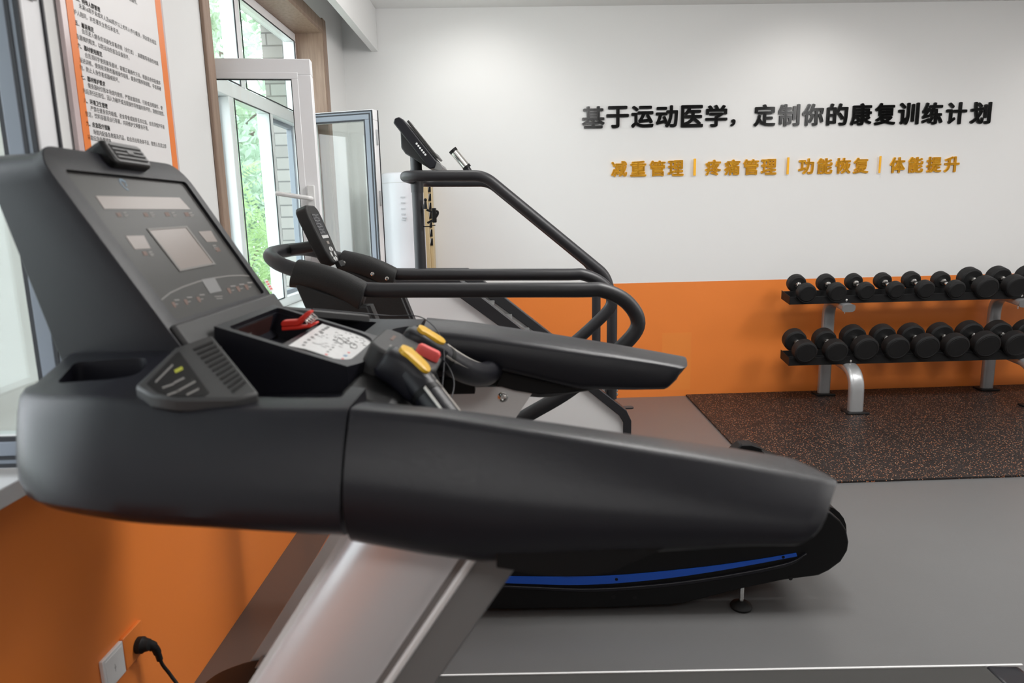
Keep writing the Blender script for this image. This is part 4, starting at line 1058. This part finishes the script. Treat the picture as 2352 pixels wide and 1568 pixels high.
# lip below the screen and little red and white sticker on the far edge
bm = face_rect(-0.022, v0 - 0.008, Y0t + 0.006, Y1t - 0.002, -0.004, 0.010, 0.006); build('lower_lip', bm, 'plastic2', twr, bevel=0.006, seg=3)
stp = [fpx(606, 643, 0.004), fpx(613, 641, 0.004), fpx(629, 667, 0.004), fpx(621, 670, 0.004)]
sk = build('sticker', prismN(B(), stp, fn, 0.0006), 'white', twr)
bm = B()
for k in range(4):
    q = stp[0].lerp(stp[3], 0.15 + 0.2 * k); q2 = stp[1].lerp(stp[2], 0.15 + 0.2 * k)
    dv_ = (stp[3] - stp[0]) * 0.11; a_, b_ = q.lerp(q2, 0.2), q.lerp(q2, 0.85); prismN(bm, [a_ + fn * 0.0007, b_ + fn * 0.0007, b_ + dv_ + fn * 0.0007, a_ + dv_ + fn * 0.0007], fn, 0.0003)
build('sticker_print', bm, 'red', sk)
# ---- sloping label panels with vent slots either side of the tower foot
A_, B_, E_ = Vector((-0.522, 0.90, 1.184)), Vector((-0.541, 1.064, 1.212)), Vector((-0.384, 0.90, 1.166))
pn2 = (B_ - A_).cross(E_ - A_).normalized(); pn2 = pn2 if pn2.z > 0 else -pn2
def lp(x, y, k=0.0): return PP(x, y, A_ + pn2 * k, pn2)
def mirp(p): return Vector((p.x, mir(p.y), p.z))
def pan(pts): return [lp(*p) for p in pts]
P1 = pan([(310, 885), (402, 797), (487, 768), (594, 900), (545, 914), (402, 915), (345, 906)])
for side in (0, 1):
    pts = P1 if side == 0 else [mirp(p) for p in P1]
    pd = build('label_panel', prismN(B(), pts, Vector((0, 0, -1)), 0.020), 'plastic2', tr, bevel=0.004)
    if side: continue
    q = pan([(337, 882), (404, 812), (412, 808), (480, 902), (468, 910), (404, 911), (362, 902)])
    lb = build('warning_label', prismN(B(), [p + pn2 * 0.0004 for p in q], pn2, 0.0006), 'black', pd)
    bm = B()
    def ldash(bm, x, y, w_, sl_): prismN(bm, [lp(*p, 0.0011) for p in ((x, y), (x + w_, y - sl_), (x + w_ + 2, y - sl_ + 3.2), (x + 2, y + 3.2))], pn2, 0.0003)
    for (x, y, w_, sl_) in ((372, 889, 26, 9), (398, 878, 24, 12), (384, 906, 30, 12), (404, 898, 44, 24), (428, 905, 28, 14), (356, 876, 40, 40)):
        ldash(bm, x, y, w_, sl_)
    build('label_print', bm, 'icon', lb)
    bm = prismN(B(), [lp(*p, 0.0011) for p in ((400, 850), (418, 841), (421, 848), (403, 857))], pn2, 0.0003); build('label_mark', bm, mat('dull_yellow_print', (0.35, 0.36, 0.03), 0.5), lb)
    for k in range(11):
        t = k / 10
        a = (443 + 88 * t, 801 + 96 * t); b = (487 + 74 * t, 783 + 91 * t)
        bm = prismN(B(), [lp(*p, 0.0006) for p in (a, b, (b[0] + 3.5, b[1] + 4.6), (a[0] + 3.5, a[1] + 4.6))], pn2, 0.0008); build('vent_slot', bm, 'black', pd)
# ---- centre block with the tray
BT0, BT1 = Vector((-0.515, 0, 1.226)), Vector((-0.292, 0, 1.151))
prof = [(BT0.x, BT0.z), (BT1.x, BT1.z), (-0.288, 1.075), (-0.52, 1.085)]
yb0, yb1 = 1.152, 1.448
nb_ = 11; rings = []
for k in range(nb_ + 1):
    t = k / nb_; y = yb0 + (yb1 - yb0) * t; bow = 0.024 * (1 - (2 * t - 1) ** 2)
    rings.append([(prof[0][0], y, prof[0][1]), (prof[1][0] + bow, y, prof[1][1] - bow * 0.336), (prof[2][0] + bow * 0.6, y, prof[2][1]), (prof[3][0], y, prof[3][1])])
blk = build('centre_block', loft(B(), rings), 'plastic', tr, ang=30)
bu = (BT1 - BT0).normalized(); bn = Vector((-bu.z, 0, bu.x)); bn = bn if bn.z > 0 else -bn
def bp(u, y, k=0.0): q = BT0 + bu * u + bn * k; return Vector((q.x, y, q.z))
def bpx(x, y, k=0.0): return PP(x, y, Vector((BT0.x, CY, BT0.z)) + bn * k, bn)
LBk = (BT1 - BT0).length
def blk_rect(u0, u1, ya, yb, k0, k1, r): 
    o = rrect(u0, u1, ya, yb, r, 6); return loft(B(), [[bp(u, y, k0) for u, y in o], [bp(u, y, k1) for u, y in o]])
cut(blk, [blk_rect(0.016, LBk - 0.004, yb0 + 0.018, yb1 - 0.016, -0.010, 0.1, [0.012, 0.05, 0.05, 0.012]),
          blk_rect(0.018, 0.105, yb0 + 0.020, yb1 - 0.018, -0.062, 0.1, 0.012)])
bm = B(); q = [bp(0.0184, 1.19, -0.05), bp(0.0184, 1.40, -0.05), bp(0.0184, 1.40, -0.012), bp(0.0184, 1.19, -0.012)]
rl = build('tray_back_plate', prismN(bm, q, bu, 0.0008), 'olive', blk)
bm = B(); prismN(bm, [p + bu * 0.001 for p in (bp(0.0184, 1.20, -0.030), bp(0.0184, 1.222, -0.030), bp(0.0184, 1.222, -0.016), bp(0.0184, 1.20, -0.016))], bu, 0.0004); build('tray_mark', bm, 'yellow', rl)
bm = B()
for k in range(5): prismN(bm, [p + bu * 0.001 for p in (bp(0.0184, 1.235 + 0.012 * k, -0.036), bp(0.0184, 1.243 + 0.012 * k, -0.036), bp(0.0184, 1.243 + 0.012 * k, -0.030), bp(0.0184, 1.235 + 0.012 * k, -0.030))], bu, 0.0004)
build('tray_print', bm, 'icon', rl)
# ---- handlebar with grips and stop key
def ZX(u): return u
def hpath(sg):
    f = (lambda y: y) if sg < 0 else mir
    return [Vector((-0.222, f(1.20), 1.168)), Vector((-0.19, f(1.175), 1.135)), Vector((-0.145, f(1.135), 1.088)), Vector((-0.105, f(1.085), 1.052)), Vector((-0.075, f(1.03), 1.035)), Vector((-0.06, f(0.985), 1.034))]
for sg in (-1, 1):
    f = (lambda y: y) if sg < 0 else mir
    pth = catmull(hpath(sg), 7)
    hb = build('handlebar', tube(B(), pth[7:], 0.0285, 18), 'plastic', tr, ang=60)
    d0 = (pth[7] - pth[0]).normalized()
    # head of the grip: a block around the upper end, growing towards the front
    nrm = Vector((0.62, 0, 0.78)); a1 = Vector((0, 1, 0)); ax = Vector((0.78, 0, -0.62))
    base = Vector((-0.206, f(1.186), 1.138))
    rings = []
    for u, hw_, hh, dz in ((-0.038, 0.026, 0.022, -0.004), (-0.028, 0.035, 0.030, -0.003), (0.0, 0.037, 0.033, 0.0), (0.035, 0.035, 0.032, 0.0), (0.062, 0.0285, 0.029, 0.0)):
        cc = base + ax * u + nrm * dz + a1 * (-(f(1.0) - CY) / abs(f(1.0) - CY) * -0.0) 
        cc.y += (f(1.15) - f(1.192)) * max(0, u) / 0.085
        rings.append([cc + a1 * (hw_ * math.copysign(abs(math.cos(t)) ** 0.6, math.cos(t))) + nrm * (hh * math.copysign(abs(math.sin(t)) ** 0.6, math.sin(t))) for t in [2 * PI * k / 20 for k in range(20)]])
    hd = build('grip_head', loft(B(), rings), 'plastic', hb, ang=60)
    o = rrect(-0.022, 0.044, -0.024, 0.024, 0.017, 6)
    bm = loft(B(), [[base + ax * u + a1 * (v + (f(1.15) - f(1.192)) * max(0, u) / 0.085) + nrm * (0.028 + k) for u, v in [(0.015 + (u_ - 0.015) * s_, v_ * s_) for u_, v_ in o]] for k, s_ in ((0.0, 1.0), (0.007, 1.0), (0.009, 0.88))])
    build('speed_pad', bm, 'yellow', hd, ang=50)
    # steel pulse strips
    sp_ = [pth[k] for k in range(11, 27)]
    bm = tube(B(), pth[12:14], 0.0292, 18); build('grip_joint', bm, 'black', hb)
    for dy, dk in ((0.010, 0.0275), (-0.024, 0.016)):
        rings = []
        for p in sp_[:]:
            side = a1 * (dy * (1 if sg > 0 else 1))
            cc = p + side + nrm * dk
            rings.append([cc + a1 * 0.009, cc - a1 * 0.009, cc - a1 * 0.009 - nrm * 0.004, cc + a1 * 0.009 - nrm * 0.004])
        build('pulse_strip', loft(B(), rings), mat('satin_sensor', (0.50, 0.47, 0.43), 0.35, 0.5), hb)
EU = Vector((0.80, 0, -0.42)).normalized(); EN = Vector((0.42, 0, 0.80)).normalized()
e0 = Vector((-0.245, CY, 1.176))
o = rrect(-0.02, 0.112, -0.092, 0.092, [0.03, 0.05, 0.05, 0.03], 8)
bm = loft(B(), [[e0 + EU * u + Vector((0, 1, 0)) * v + EN * k for u, v in o] for k in (-0.075, -0.004)])
eb = build('stop_console', bm, 'plastic2', tr, bevel=0.006, seg=3)
def ep(u, v, k=0): return e0 + EU * u + Vector((0, 1, 0)) * v + EN * k
bm = lathe(B(), ep(0.062, 0.0, -0.004), EN, [(0, 0.0195), (0.0012, 0.0195)], 28); yr_ = build('yellow_ring', bm, mat('lime_print', (0.42, 0.48, 0.02), 0.5), eb)
bm = lathe(B(), ep(0.062, 0.0, -0.0028), EN, [(0, 0.014), (0.0012, 0.014)], 24); build('ring_socket', bm, 'black', yr_)
o = rrect(0.058, 0.106, -0.013, 0.010, 0.009, 5)
bm = loft(B(), [[ep(0.083 + (u - 0.083) * s_, v * s_, k) for u, v in o] for k, s_ in ((-0.003, 1.0), (0.012, 1.0), (0.016, 0.85))]); build('stop_key', bm, 'salmon', eb, ang=50)
bm = B()
for k in range(3):
    o = [(0.012 + 0.012 * k, -0.055), (0.012 + 0.012 * k, -0.036), (0.016 + 0.012 * k, -0.036), (0.016 + 0.012 * k, -0.055)]; prismN(bm, [ep(u, v, -0.0038) for u, v in o], EN, 0.0005)
build('stop_print', bm, 'icon', eb)
bm = prismN(B(), [ep(u, v, -0.0038) for u, v in ((0.004, 0.0), (0.004, 0.045), (0.010, 0.045), (0.010, 0.0))], EN, 0.0005); build('stop_mark', bm, 'iconr', eb)
# dark bay behind the handlebar
bm = prismY(B(), [(-0.284, 0.955), (-0.284, 1.13), (-0.20, 1.10), (-0.165, 1.0), (-0.20, 0.955)], 1.06, 1.54); build('bay_cover', bm, 'black', tr, bevel=0.01)
bm = prismY(B(), [(-0.245, 0.985), (-0.245, 1.02), (-0.10, 1.02), (-0.10, 0.985)], mir(1.02), mir(0.985)); build('bay_bracket', bm, 'black', tr)
# ---- uprights
def post(sg):
    Yo = CY - sg * 0.415         # outer face
    z1, z0 = 0.985, 0.12
    SX = lambda z: -0.250 + (z - 0.942) * 0.67
    def col(sec, name, m, par, **k):
        rings = [[Vector((SX(z) + u, Yo + sg * d, z)) for u, d in sec] for z in (z0, z1)]
        return build(name, loft(B(), rings), m, par, **k)
    face = [(0.0, 0.058), (0.004, 0.040), (0.014, 0.024), (0.032, 0.013), (0.055, 0.006), (0.085, 0.002), (0.115, 0.0), (0.145, 0.001), (0.170, 0.005), (0.176, 0.010), (0.176, 0.06), (0.0, 0.066)]
    p = col(face, 'post', 'alu', tr, ang=40)
    col([(0.176, 0.012), (0.187, 0.010), (0.187, 0.06), (0.176, 0.06)], 'post_groove', 'grey', p)
    col([(0.187, 0.003), (0.191, 0.0), (0.197, 0.0), (0.200, 0.003), (0.200, 0.06), (0.187, 0.06)], 'post_trim', 'white', p)
    col([(0.200, 0.005), (0.262, 0.007), (0.266, 0.012), (0.266, 0.058), (0.200, 0.06)], 'post_back', 'grey', p)
    pi = col([(-0.01, 0.062), (0.272, 0.062), (0.272, 0.072), (-0.01, 0.072)], 'post_inner_plate', 'plate', p)
    if sg < 0:
        for px in ((1027, 888), (1155, 911)):
            q = PY(*px, Yo + sg * 0.072)
            bm = lathe(B(), q, (0, -1, 0), [(0, 0.013), (0.002, 0.013), (0.003, 0.010), (0.007, 0.009), (0.009, 0.006), (0.005, 0.005), (0.005, 0.001)], 20); build('bolt', bm, 'chrome', pi)
post(1); post(-1)
# ---- deck
ZR = 0.16
for sg in (1, -1):
    y0, y1 = CY - sg * 0.385, CY - sg * 0.285
    a, b = min(y0, y1), max(y0, y1)
    rr = build('deck_rail', prismY(B(), [(-0.62, 0.06), (-0.62, ZR), (1.27, ZR), (1.27, 0.06)], a, b), 'screen', tr, bevel=0.004)
    e = CY - sg * 0.385; e2 = e + sg * 0.006
    bm = prismY(B(), [(-0.60, ZR - 0.002), (-0.60, ZR + 0.003), (1.37, ZR + 0.003), (1.37, ZR - 0.002)], min(e, e2), max(e, e2)); build('rail_trim', bm, 'white', rr)
    bm = prismY(B(), [(1.27, 0.05), (1.27, ZR + 0.001), (1.36, ZR - 0.004), (1.40, 0.12), (1.39, 0.05)], a + 0.004, b - 0.004 + 0.006); build('rail_end_cap', bm, 'plastic', tr, bevel=0.008)
bm = B(); box(bm, -0.55, 1.33, CY - 0.28, CY + 0.28, 0.10, 0.135); build('running_belt', bm, 'rubber', tr, bevel=0.01)
bm = B(); box(bm, -0.70, 1.36, CY - 0.37, CY + 0.37, 0.035, 0.10); build('deck_frame', bm, 'black', tr)
hp = [(-0.865, 0.05), (-0.875, 0.13), (-0.85, 0.19), (-0.78, 0.235), (-0.66, 0.262), (-0.40, 0.25), (-0.33, 0.20), (-0.31, 0.12), (-0.31, 0.05)]
hpc = catmull([Vector((x, 0, z)) for x, z in hp], 5)
bm = prismY(B(), [(v.x, v.z) for v in hpc], CY - 0.335, CY + 0.335); hood = build('motor_hood', bm, 'black', tr, bevel=0.012, seg=3)
bm = prismY(B(), [(-0.71, 0.244), (-0.69, 0.266), (-0.44, 0.262), (-0.44, 0.24)], CY + 0.29, CY + 0.337); build('hood_trim', bm, 'grey', hood, bevel=0.003)
for fx in (-0.6, 1.2):
    for fy in (CY - 0.33, CY + 0.33):
        bm = lathe(B(), (fx, fy, 0), (0, 0, 1), [(0, 0.03), (0.012, 0.03), (0.016, 0.012), (0.045, 0.012)], 16); build('foot', bm, 'rubber', tr)

# ================================================================== safety clip with cord, leaflet
sc = thing('safety_clip', 'red plastic safety clip with steel spring lying in the console tray', 'clip', bp(0.08, 1.37, -0.02))
YC = 1.352
def cl(pts): return XZ(pts, YC)
bm = prismY(B(), cl([(648, 741), (652, 735), (684, 733), (709, 713), (717, 711), (718, 717), (697, 738), (688, 747), (650, 749)]), YC - 0.011, YC + 0.011)
jw = build('jaw', bm, 'red', sc, bevel=0.0025)
bm = prismY(B(), cl([(650, 749), (688, 747), (706, 745), (728, 738), (731, 741), (716, 750), (690, 755), (651, 758)]), YC - 0.011, YC + 0.011)
build('jaw', bm, 'red', sc, bevel=0.0025)
s0, s1 = PY(703, 741, YC), PY(722, 724, YC)
ax_ = (s1 - s0); n_ = 60
u1 = ax_.normalized().cross(Vector((0, 1, 0))).normalized(); u2 = Vector((0, 1, 0))
hel = [s0 + ax_ * (k / n_) + u1 * (0.0075 * math.cos(k * 2 * PI / 15)) + u2 * (0.0075 * math.sin(k * 2 * PI / 15)) for k in range(n_ + 1)]
hel = [s0.lerp(s1, k / n_) + u1 * (0.0085 * math.cos(k * 2 * PI / 13)) + u2 * (0.0085 * math.sin(k * 2 * PI / 13)) for k in range(n_ + 1)]
build('spring', tube(B(), hel, 0.0013, 8), 'chrome', sc)
cp = [PY(717, 713, YC), PY(760, 716, 1.50), PY(830, 722, 1.60), PY(900, 728, 1.66), PY(955, 728, 1.655), PY(985, 742, 1.55), PY(1010, 772, 1.46), PY(1020, 820, 1.40), PY(1016, 890, 1.32), PY(1012, 950, 1.26), PY(1030, 935, 1.27), PY(1043, 885, 1.33), PY(1030, 845, 1.36), PY(1004, 815, 1.34)]
cp = [v + Vector((0, 0, 0.003)) for v in cp]
build('cord', tube(B(), catmull(cp, 7), 0.0014, 8), 'gasket', sc)
# leaflet in a clear sleeve on the tray
lq = [(662, 795), (742, 743), (855, 776), (852, 790), (795, 834), (740, 815), (700, 802)]
lf = [bpx(*p, -0.007) for p in lq]
lo = sum(lf, Vector()) / len(lf)
bm = prismN(B(), lf, bn, 0.0012); le = build('instruction_leaflet', bm, 'white', origin=tuple(lo))
tag(le, 'grey exercise instruction leaflet with body diagrams lying on the console tray', 'leaflet')
bm = B(); rnd = random.Random(11)
def sq(bm, x, y, w_, h_): prismN(bm, [bpx(*p, -0.0056) for p in ((x, y), (x + w_ * 0.95, y + w_ * 0.30), (x + w_ * 0.95 - h_ * 0.85, y + w_ * 0.30 + h_ * 0.55), (x - h_ * 0.85, y + h_ * 0.55))], bn, 0.0003)
for (x, y) in ((752, 749), (747, 752), (741, 755), (735, 759), (725, 766), (716, 772), (708, 778), (700, 784), (696, 790), (738, 762)): sq(bm, x, y, 7, 4.5)
for (x, y) in ((764, 796), (758, 801), (752, 806), (812, 790), (806, 796), (792, 783), (800, 775)): sq(bm, x, y, 5, 3)
for _ in range(46): sq(bm, rnd.uniform(760, 835), rnd.uniform(762, 792), rnd.uniform(2, 9), rnd.uniform(0.6, 1.2))
for _ in range(20): sq(bm, rnd.uniform(715, 790), rnd.uniform(765, 800), rnd.uniform(4, 12), 0.7)
def lring(bm, x, y, r):
    for k in range(14):
        a, b = 2 * PI * k / 14, 2 * PI * (k + 1) / 14
        g = lambda t, q: bpx(x + r * q * math.cos(t), y + r * q * 0.72 * math.sin(t) + r * q * 0.25 * math.cos(t), -0.0056)
        prismN(bm, [g(a, 1), g(b, 1), g(b, 0.8), g(a, 0.8)], bn, 0.0003)
lring(bm, 782, 783, 9); lring(bm, 812, 794, 9); lring(bm, 800, 786, 6)
build('leaflet_print', bm, 'grey', le).location = -Vector((0, 0, 0))
bm = B(); sq(bm, 748, 812, 6, 3); sq(bm, 786, 822, 5, 3); sq(bm, 800, 808, 5, 3); build('leaflet_red_print', bm, 'salmon', le)
bm = B(); sq(bm, 792, 814, 8, 5); build('leaflet_blue_print', bm, mat('pale_blue_ink', (0.25, 0.42, 0.6), 0.5), le)
fl = [bpx(p[0] + (p[0] - 765) * -0.02, p[1] + (p[1] - 785) * -0.03, -0.0045) for p in lq]
bm = prismN(B(), fl, bn, 0.0004); build('clear_sleeve', bm, 'film', le)

# ================================================================== sockets and plug on the ledge
XL = LED
def lx(x, y): return PXc(x, y, XL)
so = thing('wall_socket', 'orange painted socket plate on the ledge wall with a black plug in it', 'socket', (XL, 1.60, 0.33))
yy0, yy1 = 1.556, 1.642
bm = B(); box(bm, XL, XL + 0.010, yy0, yy1, 0.285, 0.372); build('plate', bm, 'orange', so, bevel=0.002)
wp = thing('socket_plate', 'white blank socket plate beside the orange one on the ledge wall', 'socket', (XL, 1.51, 0.33))
bm = B(); box(bm, XL, XL + 0.010, 1.468, 1.553, 0.285, 0.371); pw = build('plate', bm, 'white', wp, bevel=0.002)
bm = B(); box(bm, XL + 0.010, XL + 0.0115, 1.476, 1.545, 0.293, 0.363); build('cover', bm, 'white', pw, bevel=0.001)
bm = B(); box(bm, XL + 0.0115, XL + 0.0123, 1.507, 1.513, 0.325, 0.329); box(bm, XL + 0.0115, XL + 0.0123, 1.509, 1.5105, 0.316, 0.336); build('slot', bm, 'lgrey', pw)
pg = thing('power_plug', 'black round power plug with trailing cable in the orange socket', 'plug', (XL + 0.011, 1.612, 0.315))
bm = lathe(B(), (XL + 0.0105, 1.612, 0.318), (1, 0, 0), [(0, 0.021), (0.014, 0.0215), (0.018, 0.018), (0.030, 0.015), (0.034, 0.008)], 24); pb = build('body', bm, 'rubber', pg)
bm = tube(B(), catmull([(XL + 0.032, 1.612, 0.322), (XL + 0.043, 1.628, 0.300), (XL + 0.046, 1.636, 0.275), (XL + 0.047, 1.640, 0.255)], 6), [0.013] * 6 + [0.010] * 6 + [0.008] * 7, 12); build('strain_relief', bm, 'rubber', pb)
cab = [(XL + 0.047, 1.640, 0.26), (XL + 0.05, 1.645, 0.235), (XL + 0.065, 1.65, 0.20), (XL + 0.09, 1.64, 0.16), (XL + 0.11, 1.60, 0.10), (XL + 0.12, 1.54, 0.04), (XL + 0.13, 1.46, 0.0115), (XL + 0.15, 1.40, 0.0115), (XL + 0.19, 1.36, 0.03)]
build('cable', tube(B(), catmull(cab, 8), 0.0045, 10), 'rubber', pg)
